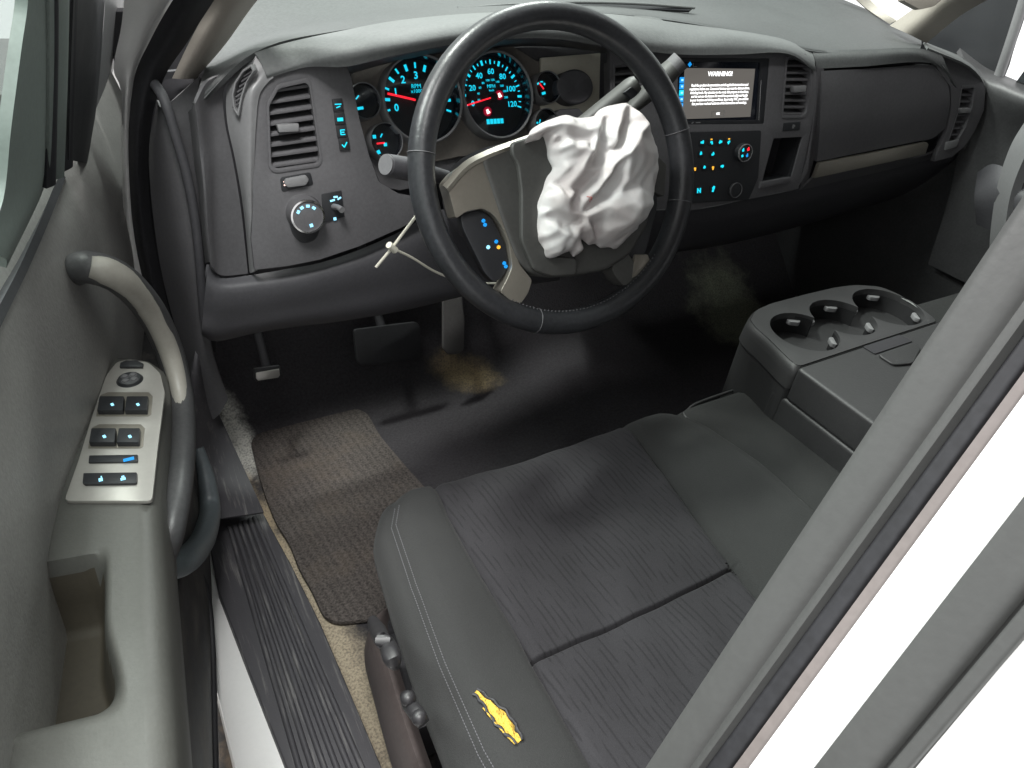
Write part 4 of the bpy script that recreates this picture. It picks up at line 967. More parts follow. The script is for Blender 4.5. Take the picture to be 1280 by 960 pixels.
# armrest sweep; cup recess cut as a separate opening
def inn(s): return .045 + .075 * max(0, s - .52)
def ss_(a, b, x): t = max(0, min(1, (x - a) / (b - a))); return t * t * (3 - 2 * t)
def arest(s, k):
    e = max(.0, min(1, (s - .265) / .05)); e = math.sqrt(1 - (1 - e) ** 2); T = inn(s) * e - .03 * (1 - e); zz = -.212 - max(0, s - .50) * .035 - .012 * (1 - e)
    if k <= 48:
        t = -.075 + (T - .016 + .075) * k / 48
        tb = T - .052 + .012 * ss_(.66, .74, s)
        pit = ss_(.590 - .25 * (t + .01) * (t > -.01), .612 - .25 * (t + .01) * (t > -.01), s) * (1 - ss_(.700, .755, s)) * (1 - ss_(tb - .016, tb + .010, t))
        return D(s, t, zz - .085 * pit)
    prof = [(T - .007, zz - .003), (T - .001, zz - .010), (T + .002, zz - .022), (T + .003, zz - .06), (T - .001, zz - .11), (T - .02, zz - .16), (-.03, zz - .18)]
    return D(s, *prof[k - 49])
sv_ = [.262, .268, .276, .288, .305, .33, .38, .44, .50, .55] + [.56 + .006 * i for i in range(35)] + [.80, .88, .98, 1.15]
ar_ = loft('armrest', [[arest(s, k) for s in sv_] for k in range(56)], M['door'], dd, 1, 1, .004)
ar_.data.materials.append(plastic('shaded pocket plastic', (.050, .042, .030), .7, 200, .2))  # same plastic as the armrest, pocket shade darkened into its colour
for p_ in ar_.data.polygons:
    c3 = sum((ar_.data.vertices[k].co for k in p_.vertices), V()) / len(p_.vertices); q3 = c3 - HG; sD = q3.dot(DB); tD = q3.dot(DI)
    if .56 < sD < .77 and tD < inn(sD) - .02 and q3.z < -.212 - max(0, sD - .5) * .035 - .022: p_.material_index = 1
# switch plate lies on the armrest top
DP = Plane(PZ(140, 540, -.2095), (0, 0, 1), (0, 1, 0))
plate = pslab('switch_plate', DP, [(80, 626), (190, 626), (197, 560), (206, 490), (200, 466), (186, 453), (160, 449), (146, 452), (132, 470), (115, 520), (98, 575)], -.003, .0015, M['doorplate'], dd, .0008, r=.006)
def rocker(px, mat='black', h=.006, bevel=.0018): return pslab('window_switch', DP, px, .0015, h, M[mat], plate, bevel, at=.0015)
for y0, xl, xr in ((492, 126, 190), (532, 116, 180)):
    # housing pocket and two rockers
    pslab('switch_pocket', DP, [(xl - 1, y0 + 2), (xl + 8, y0 - 2), (xr - 4, y0 - 2), (xr + 1, y0 + 3), (xr - 1, y0 + 26), (xr - 5, y0 + 28), (xl - 6, y0 + 28), (xl - 5, y0 + 20)], .001, .0022, M['silver'], plate, .0006)
    m_ = (xl + xr) / 2
    for a, b in ((xl, m_ - 1), (m_ + 2, xr - 3)):
        r_ = rocker([(a, y0 + 9), (b, y0 + 9), (b - 1.5, y0 + 27), (a - 3, y0 + 27)], 'black', .009)
        text('switch_symbol', DP, [], M['icyblue'], r_, .0093, [(*DP.hit((a + b) / 2 - 1, y0 + 14, .009), .0028, .0045, .2)])
r_ = rocker([(112, 571), (173, 570), (173, 579), (111, 580)], 'black', .004); text('switch_symbol', DP, [], M['blue'], r_, .0043, [(*DP.hit(161, 574.5, .004), .010, .0045, 0)])
r_ = rocker([(105, 594), (172, 593), (172, 605), (170, 607), (107, 608), (104, 606)], 'black', .005); text('switch_symbol', DP, [], M['icyblue'], r_, .0053, [(*DP.hit(126, 600, .005), .0035, .0045, 0), (*DP.hit(127, 598, .005), .001, .006, 0), (*DP.hit(154, 599, .005), .0045, .0035, 0), (*DP.hit(154, 597.5, .005), .0025, .0055, 0)])
u, v = DP.hit(162, 474, .003); k_ = cyl('mirror_dial', DP, u, v, .0135, .0125, .0015, .005, M['black'], plate, .001, el=1.0)
for i in range(4):
    a = R(45 + 90 * i); cyl('mirror_button', DP, u + .0065 * math.cos(a), v + .0065 * math.sin(a), .0038, .0034, .005, .0066, M['dash'], k_, .0006, 12)
pslab('mirror_selector', DP, [(151, 456), (158, 453), (172, 453), (180, 457), (179, 461), (150, 461)], .0015, .005, M['black'], plate, .001, at=.0015)
# pull handle: arch from the panel over to the armrest
M['silver2'] = plastic('satin handle cover', (.33, .315, .28), .42, 500, .06, .06)
hp = [DT(92, 338, -.02), DT(112, 334, .0), DT(150, 348, .024), DT(186, 386, .040), DT(212, 440, .050), DT(226, 500, .056), DT(228, 560, .058), DT(222, 620, .056), DT(210, 680, .044), DT(196, 712, .02)]
tube('pull_handle', hp, [.0170, .0175, .0180, .0175, .0165, .0155, .0150, .0140, .0135, .012], M['doordark'], dd, 18, flat=1.15)
bm = bmesh.new()
hc_ = cr(hp, 6)
hq = [p + (CAM - p).normalized() * .0105 for p in hc_[6:34:3]]
tube('handle_cover', hq, [.0125, .0150, .0152, .0148, .0140, .0132, .0125, .0115, .0100, .007], M['silver2'], dd, 18)
tube('pocket_rim', [DT(248, 560, .05), DT(258, 600, .055), DT(262, 640, .055), DT(252, 676, .052), DT(232, 700, .045), DT(205, 712, .03)], [.008, .013, .016, .017, .017, .014], plastic('blue grey pocket edge', (.12, .14, .15), .35, 300, .1), dd, 14)
tube('door_seal', [DT(238, 705, .035), DT(254, 725, .04), DT(262, 760, .042), DT(266, 820, .042), DT(268, 900, .042), DT(270, 980, .042)], .0042, M['rubber'], dd, 10)
# window frame: glass channel, pillars of the frame, glass
LN = .30
def dstrip(name, lft, rgt, t, mat, bulge=.006, th=.008):
    A = [DT(x, y, t, LN) for x, y in lft]; B = [DT(x, y, t, LN) for x, y in rgt]
    Mi = [(a + b) / 2 + DI * bulge for a, b in zip(A, B)]
    return loft(name, [A, Mi, B], mat, dd, 5, 5, th)
dstrip('glass_channel', [(62, -60), (62, 0), (62, 100), (62, 200), (64, 226)], [(86, -60), (86, 0), (84, 100), (80, 195), (78, 218)], -.018, M['green'])
dstrip('frame_post', [(92, -60), (92, 0), (88, 100), (86, 200)], [(134, -60), (131, 0), (124, 100), (112, 207)], -.014, M['black'])
dstrip('frame_edge', [(132, -60), (131, 10), (123, 100), (113, 206)], [(200, -60), (172, 0), (146, 70), (122, 190)], -.016, M['trim'], .002)
dstrip('frame_gap', [(60, -60), (60, 0), (60, 100), (58, 236)], [(66, -60), (66, 0), (66, 100), (64, 226)], -.020, M['black'])
dstrip('frame_gap', [(84, -60), (84, 0), (82, 100), (78, 216)], [(94, -60), (94, 0), (90, 100), (88, 202)], -.018, M['black'])
dstrip('glass_reflection', [(32, -60), (35, 0), (27, 60), (14, 160), (4, 250), (-22, 310)], [(62, -60), (62, 0), (62, 100), (62, 190), (54, 238), (8, 335)], -.026, M['green'])  # solid green band stands for the reflection in the door glass
loft('window_glass', [[D(s, -.055, .0) for s in (.14, .5, .9)], [D(s, -.055 + .14, .47) for s in (.22, .5, .9)]], M['tint'], dd, 3, 3, .004)
loft('belt_seal', [[DT(74, 215, -.03), DT(56, 262, -.03), (DT(26, 330, -.03)), DT(-10, 400, -.03), DT(-60, 500, -.03)], [DT(62, 222, -.045), DT(44, 262, -.045), DT(14, 322, -.045), DT(-22, 390, -.045), DT(-70, 480, -.045)]], M['rubber'], dd, 4, 2, .008)
loft('outer_skin', [[D(s, -.13, z) for s in (.0, .4, .8, 1.15)] for z in (.0, -.2, -.45, -.7)], M['white'], dd, 2, 2, .006)
loft('front_edge', [[D(0, -.13, z) for z in (.02, -.3, -.68)], [D(-.015, -.03, z) for z in (.02, -.3, -.68)]], M['door'], dd, 2, 2, .005)
mir = thing('side_mirror', 'grey exterior door mirror seen through the driver door glass', 'mirror', D(.22, -.25, .08))
loft('mirror_housing', [[D(s, t, z) for s, t in ((.14, -.16), (.17, -.26), (.19, -.38))] for z in (.22, .16, .06, -.02)], M['green'], mir, 4, 4, .05)

# ================================================================== DRIVER SEAT
ZS = -.36
seat = thing('driver_seat', 'dark grey cloth driver seat with ribbed centre and a yellow foam tear', 'seat', (-.05, -.4, -.68))
def seat_top(x, y):
    """height of the cushion over x across and y front to back"""
    return 0
XC = -.075
def cushion():
    # station: (y, left edge x, left seam x, right seam x, right edge x)
    st = [(-.122, -.258, -.211, .115, .165), (-.145, -.280, -.220, .110, .195), (-.20, -.310, -.228, .098, .215), (-.30, -.325, -.232, .085, .225), (-.40, -.335, -.232, .070, .225), (-.50, -.34, -.236, .058, .22), (-.60, -.335, -.240, .045, .21), (-.70, -.32, -.24, .04, .2)]
    return st
st = cushion()
def stn(y):
    for a, b in zip(st, st[1:]):
        if a[0] >= y >= b[0]:
            t = (a[0] - y) / (a[0] - b[0]); return [a[i] + (b[i] - a[i]) * t for i in range(5)]
    return list(st[0] if y > st[0][0] else st[-1])
def zfront(y):      # front roll of the cushion
    d = max(0, -.122 - y); k = min(1, d / .055); return -.055 * (1 - math.sqrt(max(0, 1 - (1 - k) ** 2)))
ys = sorted(set([-.122, -.124, -.128, -.135, -.145, -.157, -.172, -.188, -.204] + [round(-.22 - .01 * i, 4) for i in range(49)] + [round(-.418 - .0015 * i, 4) for i in range(17)]), reverse=True)
def crease(x, y):   # cross seam, dips with the fabric
    yc = -.430; return -.007 * math.exp(-((y - yc) / .0022) ** 2) - .005 * math.exp(-((y - yc) / .03) ** 2)
WORN = [(-.06, -.25, -.010, .05, .035), (-.13, -.33, -.007, .035, .06), (.02, -.22, .005, .05, .03), (-.03, -.34, .006, .05, .05), (-.14, -.20, .005, .04, .03), (-.10, -.52, -.008, .07, .05), (-.30, -.30, .004, .03, .05), (-.29, -.43, -.005, .03, .05)]
def wrink(x, y): return .0012 * math.sin(31 * x + 17 * y) * math.sin(23 * y - 9 * x) + .0009 * math.sin(70 * x - 33 * y)
def topz(x, y):
    _, L, ls, rs, Rr = stn(y); z = ZS + zfront(y); bf = .3 + .7 * max(0, min(1, (-.122 - y) / .2))
    for cx_, cy_, a_, sx2, sy2 in WORN: z += a_ * math.exp(-((x - cx_) / sx2) ** 2 - ((y - cy_) / sy2) ** 2)
    if x < ls:
        t = (ls - x) / (ls - L); z += bf * .024 * math.sin(min(1, t * 1.25) * math.pi * .5) - .014 * max(0, t - .6) ** 2 * 6
    elif x > rs:
        t = (x - rs) / (Rr - rs); z += bf * .022 * math.sin(min(1, t * 1.25) * math.pi * .5) - .014 * max(0, t - .6) ** 2 * 6
    else:
        t = (x - ls) / (rs - ls); z += -.006 * math.sin(math.pi * t) + crease(x, y) + wrink(x, y)
    z -= .008 * math.exp(-((x - ls) / .0045) ** 2) + .008 * math.exp(-((x - rs) / .0045) ** 2)
    z += wrink(x * 1.3, y * .7) * .6
    return z
def grid(name, xs_of_y, zf, mat, parent, side=None, extra=None):
    bm = bmesh.new(); g = []
    for y in ys:
        row = [V((x, y, zf(x, y))) for x in xs_of_y(y)]
        if side: row = side(row, y)
        g.append([bm.verts.new(p) for p in row])
    for i in range(len(g) - 1):
        for j in range(len(g[0]) - 1): bm.faces.new((g[i][j], g[i][j + 1], g[i + 1][j + 1], g[i + 1][j]))
    # front drop
    fr = [bm.verts.new(v.co + V((0, -.004, -.10))) for v in g[0]]; fm = [bm.verts.new(v.co + V((0, .006, -.04))) for v in g[0]]
    for a, b in ((g[0], fm), (fm, fr)):
        for j in range(len(fr) - 1): bm.faces.new((a[j], b[j], b[j + 1], a[j + 1]))
    return fin(bm, name, mat, parent, 60)
def fr_(a, b, n, e=.0): return [a + (b - a) * i / n for i in range(n + 1)]
grid('cushion_centre', lambda y: fr_(stn(y)[2], stn(y)[3], 60), topz, M['seatmid'], seat)
def sideL(row, y):
    L = row[-1]; out = list(row)
    for k in range(1, 9):
        a = k / 8 * math.pi / 2
        if k < 8: out.append(V((L.x - .022 * math.sin(a), y, L.z - .03 * (1 - math.cos(a)))))
    e = out[-1]; out += [e + V((.002, 0, -.03)), e + V((.010, 0, -.065)), e + V((.022, 0, -.10))]
    return out
def sideR(row, y):
    L = row[-1]; out = list(row)
    for k in range(1, 8):
        a = k / 8 * math.pi / 2; out.append(V((L.x + .022 * math.sin(a), y, L.z - .03 * (1 - math.cos(a)))))
    e = out[-1]; out += [e + V((-.002, 0, -.03)), e + V((-.010, 0, -.065)), e + V((-.022, 0, -.10))]
    return out
bl = grid('bolster', lambda y: fr_(stn(y)[2], stn(y)[1], 22), topz, M['seatside'], seat, sideL)
grid('bolster', lambda y: fr_(stn(y)[3], stn(y)[4], 22), topz, M['seatside'], seat, sideR)
# twin stitch line along the outer edge of the left bolster
bm = bmesh.new()
for k in range(150):
    y = -.17 - .0033 * k; _, L, ls, rs, Rr = stn(y)
    for o_ in (0, .006):
        x = L + .004 + o_; p = V((x, y, topz(x, y) + .0006)); bmesh.ops.create_icosphere(bm, subdivisions=1, radius=.0011, matrix=Matrix.Translation(p) @ Matrix.Diagonal((.6, 1.5, .5, 1)))
fin(bm, 'stitching', M['dashlow'], bl)
# foam tear
FP = lambda x, y: PZ(x, y, ZS + .012)
tear = [(592, 868), (597, 866), (604, 872), (610, 880), (620, 888), (632, 898), (641, 912), (648, 926), (651, 934), (648, 939), (640, 934), (630, 925), (620, 912), (610, 898), (602, 886), (595, 878)]
def tearz(px, py):
    p = FP(px, py)
    return p
bm = bmesh.new(); T3 = [FP(*p) for p in smooth_closed(tear, 3)]; c = sum(T3, V()) / len(T3)
axp = [FP(594, 870), FP(606, 882), FP(622, 900), (FP(636, 918)), FP(648, 934)]
wd = [.0026, .0036, .0080, .0070, .0030]; axs = cr(axp, 6); n = len(axs); R_ = []
for i, p in enumerate(axs):
    k = i / (n - 1) * 4; j = min(int(k), 3); w_ = wd[j] + (wd[j + 1] - wd[j]) * (k - j)
    w_ *= 1 + .10 * math.sin(i * 1.1 + 1) - (.4 if i in (5, 6) else (.3 if i in (19, 20) else 0))
    t = (axs[min(i + 1, n - 1)] - axs[max(i - 1, 0)]).normalized(); sd = t.cross(V((0, 0, 1))).normalized()
    zc = topz(p.x, p.y)
    ring = []
    for q in range(13):
        a = math.pi * q / 12; x = p + sd * w_ * math.cos(a); ring.append(bm.verts.new((x.x, x.y, topz(x.x, x.y) - .002 + math.sin(a) * (.0042 + .0012 * math.sin(i * .8 + q * .9)))))
    R_.append(ring)
for i in range(n - 1):
    for q in range(12): bm.faces.new((R_[i][q], R_[i][q + 1], R_[i + 1][q + 1], R_[i + 1][q]))
fin(bm, 'exposed_foam', M['foam'], bl)
for sgn, m_ in ((1, 'rubber'), (-1, 'rubber')):
    q = []
    for i, p in enumerate(axs):
        k = i / (n - 1) * 4; j = min(int(k), 3); w_ = wd[j] + (wd[j + 1] - wd[j]) * (k - j); t = (axs[min(i + 1, n - 1)] - axs[max(i - 1, 0)]).normalized(); sd = t.cross(V((0, 0, 1))).normalized()
        x = p + sd * sgn * (w_ * .95 + .0008 + .0010 * math.sin(i * 1.3 + sgn * 2)); q.append(V((x.x, x.y, topz(x.x, x.y) + .0014 + .0008 * math.sin(i * 1.7))))
    tube('torn_edge', q, .0017, M['rubber'], bl, 6, 1)
q = [FP(603, 892), FP(615, 908), FP(630, 926), FP(642, 938)]
tube('loose_thread', [V((p.x, p.y, topz(p.x, p.y) + .002)) for p in cr(q, 4)], .0008, M['foam'], bl, 6, 1)
# side trim with switches
def sx(y): return stn(y)[1] - .022
tr_rows = []
for dz, dx in ((-.150, .0), (-.130, -.016), (-.165, -.030), (-.21, -.034), (-.26, -.026), (-.30, -.01)):
    tr_rows.append([V((sx(y) + .012 + dx + (.02 if y > -.22 else 0), y, ZS + dz + (-.02 if y > -.21 else 0))) for y in (-.205, -.23, -.28, -.36, -.44, -.52, -.60, -.70)])
M['sidetrim'] = plastic('worn side trim', (.075, .062, .06), .42, 200, .15, .2)
sd_ = loft('side_trim', tr_rows, M['sidetrim'], seat, 3, 4, .004)
def TS(px, py, h=.0):      # a spot on the outer side of the trim
    return PX(px, py, -.375 - h)
M['knobs'] = plastic('glossy black switch', (.022, .021, .023), .42, 200, .05)
tube('seat_adjuster', [TS(466, 776, .0), TS(473, 790, .004), TS(478, 800, .012), TS(484, 806, .006), TS(490, 822, .012), TS(494, 832, .004)], [.006, .009, .0075, .0085, .009, .005], M['knobs'], seat, 12)
tube('recline_switch', [TS(507, 870, .004), TS(512, 880, .006), TS(522, 893, .006), TS(530, 905, .004)], [.006, .0075, .0075, .006], M['knobs'], seat, 10)
for x, y in ((510, 873), (524, 897)):
    bm = bmesh.new(); bmesh.ops.create_icosphere(bm, subdivisions=2, radius=.0075, matrix=Matrix.Translation(TS(x, y, .008))); fin(bm, 'switch_bump', M['knobs'], seat)
box('seat_base', (-.29, -.70, -.66), (.17, -.22, -.47), M['void'], seat, .01)
for y in (-.24, -.60): box('seat_rail', (-.33, y - .10, -.695), (-.28, y + .05, -.60), M['dashlow'], seat, .006)
loft('backrest', [[V((-.29 + .50 * i / 4, -.72 - .25 * j / 4 + .02 * (abs(i - 2) == 2), ZS + .05 + .15 * j)) for i in range(5)] for j in range(5)], M['seatside'], seat, 4, 4, .12)

# ================================================================== MIDDLE SEAT, PASSENGER SEAT, CONSOLE
def softbox(name, x0, x1, y0, y1, z0, z1, r, mat, parent, puff=.008):
    bm = bmesh.new(); nx, ny = 24, 24; top = {}
    def edge(t, L): d = min(t, 1 - t) * L; return 1 if d >= r else math.sqrt(max(0, 1 - (1 - d / r) ** 2))
    V_ = [[bm.verts.new((0, 0, 0)) for _ in range(nx + 1)] for _ in range(ny + 1)]
    def sp(i, n): t = i / n; return .5 - .5 * math.cos(math.pi * t) if True else t
    for j in range(ny + 1):
        for i in range(nx + 1):
            a, b = sp(i, nx), sp(j, ny); x = x0 + (x1 - x0) * a; y = y0 + (y1 - y0) * b
            e = min(edge(a, x1 - x0), 1) * min(edge(b, y1 - y0), 1)
            z = z1 - r * (1 - e) + puff * math.sin(math.pi * a) * math.sin(math.pi * b)
            V_[j][i].co = (x, y, z)
    for j in range(ny):
        for i in range(nx): bm.faces.new((V_[j][i], V_[j][i + 1], V_[j + 1][i + 1], V_[j + 1][i]))
    ed = [e for e in bm.edges if e.is_boundary]
    r_ = bmesh.ops.extrude_edge_only(bm, edges=ed)
    for v in [g for g in r_['geom'] if isinstance(g, bmesh.types.BMVert)]: v.co.z = z0
    return fin(bm, name, mat, parent, 50)
ms = thing('middle_seat', 'grey cloth middle seat cushion between driver seat and folded armrest', 'seat', (.4, -.4, -.68))
softbox('cushion', .228, .60, -.75, -.125, -.50, -.375, .035, M['seatside'], ms)
tube('piping', [V((.243, -.70, -.395)), V((.233, -.40, -.392)), V((.234, -.17, -.392)), V((.254, -.132, -.392)), V((.33, -.122, -.392)), V((.55, -.122, -.392))], .0028, M['console'], ms, 8)
box('seat_base', (.26, -.75, -.68), (.58, -.22, -.48), M['void'], ms, .01)
ps = thing('passenger_seat', 'grey cloth passenger seat cushion beyond the folded armrest', 'seat', (.9, -.4, -.68))
softbox('cushion', .66, 1.15, -.80, -.09, -.50, -.315, .05, M['seatside'], ps)
box('seat_base', (.70, -.75, -.68), (1.1, -.25, -.48), M['void'], ps, .01)

cn = thing('folding_armrest', 'folded down centre armrest with three empty cup holders in its tray', 'armrest', (.4, -.4, -.38))
ZT = -.262
TP = Plane((.4, -.3, ZT), (0, 0, 1), (0, 1, 0)); 
tray = [(998, 458), (985, 447), (962, 424), (944, 408), (938, 400), (945, 388), (965, 379), (1010, 367), (1045, 359), (1070, 356), (1100, 358), (1120, 366), (1145, 380), (1172, 401), (1085, 429)]
cups = [(1006, 414, 42), (1054, 396, 42), (1110, 383, 39)]
cuv = []
for x, y, rp in cups:
    a = TP.hit(x, y); b = TP.hit(x - rp, y + 2); cuv.append((a[0], a[1], 0.045 if x < 1100 else .042))
print('CUPS', cuv, 'TRAY', TP.hit(938, 400), TP.hit(998, 458), TP.hit(1172, 401), TP.hit(1070, 356))
def union_outline(cs, n=40):
    out = []
    cx = sum(c[0] for c in cs) / len(cs); cy = sum(c[1] for c in cs) / len(cs)
    pts = []
    for k, (a, b, r) in enumerate(cs):
        for i in range(n):
            t = 2 * math.pi * i / n; p = (a + r * math.cos(t), b + r * math.sin(t))
            if all(math.hypot(p[0] - c[0], p[1] - c[1]) > c[2] - 1e-5 for j, c in enumerate(cs) if j != k): pts.append((k, t, p))
    return pts
def chain_outline(cs, n=36):
    """outline of overlapping circles set in a row, walked out along one side and back along the other"""
    def ang(a, b): return math.atan2(b[1] - a[1], b[0] - a[0])
    def half(c0, c1):  # intersection half angle seen from c0
        d = math.hypot(c1[0] - c0[0], c1[1] - c0[1]); x = (d * d + c0[2] ** 2 - c1[2] ** 2) / (2 * d)
        return math.acos(max(-1, min(1, x / c0[2])))
    out = []; m = len(cs)
    def arc(c, a0, a1):
        while a1 < a0: a1 += 2 * math.pi
        k = max(3, int(n * (a1 - a0) / (2 * math.pi)))
        for i in range(k + 1): t = a0 + (a1 - a0) * i / k; out.append((c[0] + c[2] * math.cos(t), c[1] + c[2] * math.sin(t)))
    arc(cs[0], ang(cs[0], cs[1]) + half(cs[0], cs[1]), ang(cs[0], cs[1]) - half(cs[0], cs[1]) + 2 * math.pi)
    for i in range(1, m - 1): arc(cs[i], ang(cs[i], cs[i - 1]) + half(cs[i], cs[i - 1]), ang(cs[i], cs[i + 1]) - half(cs[i], cs[i + 1]))
    arc(cs[-1], ang(cs[-1], cs[-2]) + half(cs[-1], cs[-2]), ang(cs[-1], cs[-2]) - half(cs[-1], cs[-2]) + 2 * math.pi)
    for i in range(m - 2, 0, -1): arc(cs[i], ang(cs[i], cs[i + 1]) + half(cs[i], cs[i + 1]), ang(cs[i], cs[i - 1]) - half(cs[i], cs[i - 1]))
    res = []
    for p in out:
        if not res or math.hypot(p[0] - res[-1][0], p[1] - res[-1][1]) > 1e-4: res.append(p)
    if math.hypot(res[0][0] - res[-1][0], res[0][1] - res[-1][1]) < 1e-4: res.pop()
    return res
# put the three circles so that neighbours overlap a little
for i in (0, 2):
    d = math.hypot(cuv[i][0] - cuv[1][0], cuv[i][1] - cuv[1][1]); r_ = (d + .008) / 2 if i == 0 else 0
rA = math.hypot(cuv[0][0] - cuv[1][0], cuv[0][1] - cuv[1][1]) / 2 + .004; rC = math.hypot(cuv[2][0] - cuv[1][0], cuv[2][1] - cuv[1][1]) - rA + .004
cuv = [(cuv[0][0], cuv[0][1], rA), (cuv[1][0], cuv[1][1], rA), (cuv[2][0], cuv[2][1], rC)]
hole = chain_outline(cuv)
tuv = rnd(TP.hits(tray), .012)
tr_ = slab('cup_tray', TP, tuv, -.012, 0, M['tray'], cn, .003, [hole], seg=3)
# outer skirt of the tray and the padded body under it
ctr = V((.40, -.45))
def sk(uv, k, h): 
    c = sum((V(p) for p in uv), V((0, 0))) / len(uv); return [TP.w(*(c + (V(p) - c) * k), h) for p in uv]
L_ = sk(tuv, 1.0, -.004); 
loft('tray_skirt', [sk(tuv, .99, -.003) + sk(tuv, .99, -.003)[:1], sk(tuv, 1.025, -.012) + sk(tuv, 1.025, -.012)[:1], sk(tuv, 1.045, -.040) + sk(tuv, 1.045, -.040)[:1]], M['tray'], cn, 1, 3, .003)
M['wellblack'] = plastic('cup well rubber', (.008, .008, .009), .6, 200, .1)
hc = sum((V(p) for p in hole), V((0, 0))) / len(hole)
def ringw(k, h): return [TP.w(*(hc + (V(p) - hc) * k), h) for p in hole + hole[:1]]
loft('cup_well', [ringw(1.004, -.006), ringw(.99, -.03), ringw(.96, -.075)], M['wellblack'], tr_, 1, 2, .002)
slab('well_floor', TP, [tuple(hc + (V(p) - hc) * .97) for p in hole], -.080, -.073, M['wellblack'], tr_, 0)
for n_, (a, b, r) in enumerate(cuv):
    for q in range(4):
        an = R(58 + 90 * q); x, y = a + (r - .004) * math.cos(an), b + (r - .004) * math.sin(an)
        if any(math.hypot(x - c2[0], y - c2[1]) < c2[2] - .003 for k2, c2 in enumerate(cuv) if k2 != n_): continue
        er = V((math.cos(an), math.sin(an))); et = V((-er.y, er.x)); o_ = V((x, y))
        t_ = slab('cup_tab', TP, rnd([tuple(o_ + er * .003 + et * .013), tuple(o_ - er * .006 + et * .009), tuple(o_ - er * .006 - et * .009), tuple(o_ + er * .003 - et * .013)], .004), -.020, -.012, M['trim'], tr_, .002)
# body and lid as extruded outlines in world axes
def outline_body(name, pts, z0, z1, mat, bevel): 
    return slab(name, Plane((0, 0, 0), (0, 0, 1), (0, 1, 0)), pts, z0, z1, mat, cn, bevel, seg=4)
def XY(px, py, z): p = PZ(px, py, z); pl = Plane((0, 0, 0), (0, 0, 1), (0, 1, 0)); return ((p).dot(pl.u), (p).dot(pl.v))
W0 = Plane((0, 0, 0), (0, 0, 1), (0, 1, 0))
c_ = V((.0, .0))
fw = [XY(998, 458, ZT), XY(1172, 401, ZT)]; d_ = (V(fw[1]) - V(fw[0])); perp = V((d_.y, -d_.x)).normalized()
if (W0.w(*perp)).y > 0: perp = -perp
g0 = V(fw[0]) + perp * .003; g1 = V(fw[1]) + perp * .003
dn_ = d_.normalized() * .006
g0 = g0 - dn_; g1 = g1 + dn_
lid = [tuple(g0), tuple(g1), tuple(g1 + perp * .34), tuple(g0 + perp * .34)]
outline_body('armrest_lid', rnd(lid, .008), ZT - .060, ZT + .001, M['console'], .010)
rcs = [XY(1078, 435, ZT), XY(1124, 420, ZT), XY(1140, 428, ZT), XY(1093, 444, ZT)]
outline_body('latch_recess', rnd(rcs, .003), ZT + .0012, ZT + .003, M['void'], .0005)
pull = [XY(1096, 446, ZT), XY(1141, 431, ZT), XY(1150, 438, ZT), XY(1140, 457, ZT), XY(1116, 459, ZT)]
outline_body('latch_pad', rnd(pull, .008), ZT + .001, ZT + .005, M['console'], .002)
tuv0 = [ (lambda p: (p.dot(W0.u), p.dot(W0.v)))(TP.w(a, b)) for a, b in tuv]
cc_ = sum((V(p) for p in tuv0), V((0, 0))) / len(tuv0)
front = [tuple(cc_ + (V(p) - cc_) * 1.045) for p in tuv0]
outline_body('armrest_front', front, ZT - .185, ZT - .040, M['console'], .012)
bd = [tuple(g0 + perp * -.03), tuple(g1 + perp * -.03), tuple(g1 + perp * .34), tuple(g0 + perp * .34)]
outline_body('armrest_body', rnd(bd, .01), ZT - .188, ZT - .0605, M['console'], .008)

# ================================================================== FLOOR ITEMS
MP = Plane((0, 0, ZF + .016), (0, 0, 1), (0, 1, 0))
fm = pslab('floor_mat', MP, [(312, 549), (333, 535), (400, 517), (440, 508), (459, 515), (476, 545), (506, 580), (560, 640), (570, 720), (480, 772), (420, 778), (404, 770), (388, 735), (374, 712), (362, 680), (344, 652), (332, 622), (322, 590)], -.011, 0, M['mat'], None, .004, r=.02)
tag(fm, 'dusty ribbed grey floor mat in the driver footwell', 'floor mat')
bp_ = thing('brake_pedal', 'wide black rubber brake pedal in the dark driver footwell', 'pedal', PY(485, 428, .42))
BPl = Plane(PY(485, 428, .42), (0, -1, .45))
pd_ = pslab('pedal_pad', BPl, [(442, 412), (520, 402), (526, 408), (526, 446), (520, 450), (452, 458), (446, 452)], -.012, 0, M['pedal'], bp_, .004, r=.008)
tube('pedal_arm', [BPl.w(0, .0, -.01), BPl.w(.0, .08, -.05), BPl.w(0, .22, -.08)], .010, M['void'], bp_, 8)
ap_ = thing('accelerator_pedal', 'narrow upright accelerator pedal right of the brake pedal', 'pedal', PY(566, 405, .42))
APl = Plane(PY(566, 405, .42), (0, -1, .5))
pslab('pedal_pad', APl, [(554, 372), (578, 370), (581, 400), (580, 438), (573, 443), (560, 443), (554, 436)], -.010, 0, plastic('grey pedal pad', (.08, .075, .075), .6, 200, .2), ap_, .003, r=.006)
tube('pedal_arm', [APl.w(0, .02, -.01), APl.w(.0, .12, -.05), APl.w(0, .22, -.08)], .008, M['void'], ap_, 8)
hb = thing('parking_brake_pedal', 'small parking brake pedal with bright worn metal edge by the kick panel', 'pedal', PY(336, 467, .40))
HPl = Plane(PY(336, 467, .38), (0, -1, .4))
pslab('pedal_pad', HPl, [(317, 461), (350, 457), (353, 468), (350, 473), (321, 478), (318, 474)], -.010, 0, M['rubber'], hb, .002, r=.003)
pslab('metal_edge', HPl, [(320, 466), (349, 461), (350, 469), (348, 472), (323, 476), (320, 473)], .0, .0025, M['doorplate'], hb, .001)
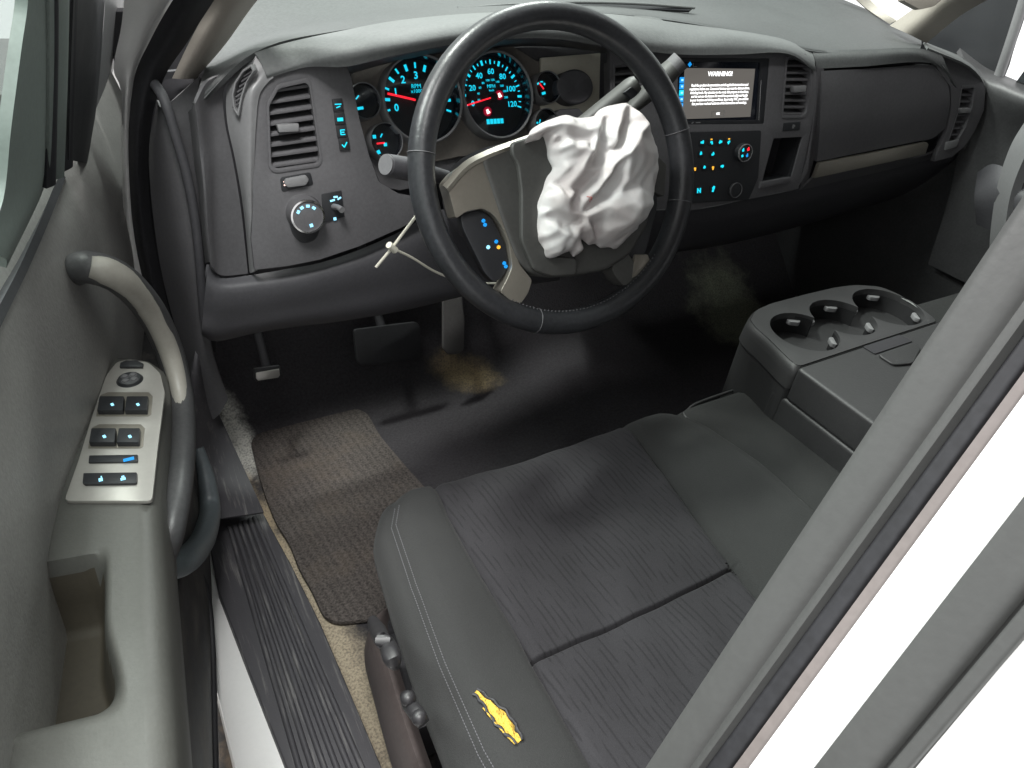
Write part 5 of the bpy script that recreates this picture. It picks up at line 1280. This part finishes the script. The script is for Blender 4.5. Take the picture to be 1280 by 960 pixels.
tube('pedal_arm', [HPl.w(0, .0, -.01), HPl.w(.0, .10, -.04), HPl.w(0, .2, -.05)], .008, M['void'], hb, 8)

# ================================================================== CAMERA, WORLD, LAMPS
cam = bpy.data.cameras.new('camera'); co = bpy.data.objects.new('camera', cam); COL.objects.link(co); S.camera = co
xr = V((dX.x, dY.x, -dD.x)); yd = V((dX.y, dY.y, -dD.y)); zf_ = V((dX.z, dY.z, -dD.z))
m = Matrix((xr, -yd, -zf_)).transposed().to_4x4(); m.translation = CAM; co.matrix_world = m
cam.sensor_width = 36; cam.lens = F / 1280 * 36; cam.clip_start = .01; cam.clip_end = 100
w = bpy.data.worlds.new('World'); S.world = w; w.use_nodes = True
bg = w.node_tree.nodes['Background']; bg.inputs['Color'].default_value = (1, 1, 1, 1); bg.inputs['Strength'].default_value = 1.1
def area(name, loc, tgt, sx_, sy_, power, col=(1, 1, 1)):
    l = bpy.data.lights.new(name, 'AREA'); l.shape = 'RECTANGLE'; l.size = sx_; l.size_y = sy_; l.energy = power; l.color = col
    o = bpy.data.objects.new(name, l); COL.objects.link(o); o.location = loc
    o.rotation_euler = (V(tgt) - V(loc)).to_track_quat('-Z', 'Y').to_euler(); return o
area('shop_and_fill_lamp', (.9, 1.9, 1.9), (.6, .1, -.1), 1.0, .3, 45, (1, .99, .97))  # added fill without a visible source, brightens glovebox and passenger dash
area('shop_and_fill_lamp', (-.75, 1.55, 2.6), (-.1, -.2, -.3), .6, .2, 100, (1, .98, .95))
area('shop_and_fill_lamp', (-2.1, .7, 1.9), (-.4, .1, 0), .9, .5, 75, (1, .98, .97))
area('shop_and_fill_lamp', (-.80, -.95, 2.4), (-.45, -.1, -.5), 1.0, .8, 95, (1, .99, .97))
S.view_settings.view_transform = 'Standard'; S.view_settings.look = 'None'; S.view_settings.exposure = .4; S.view_settings.gamma = 1
S.cycles.use_denoising = True; S.cycles.max_bounces = 6; S.cycles.transparent_max_bounces = 12
try: S.cycles.denoiser = 'OPENIMAGEDENOISE'
except Exception: pass
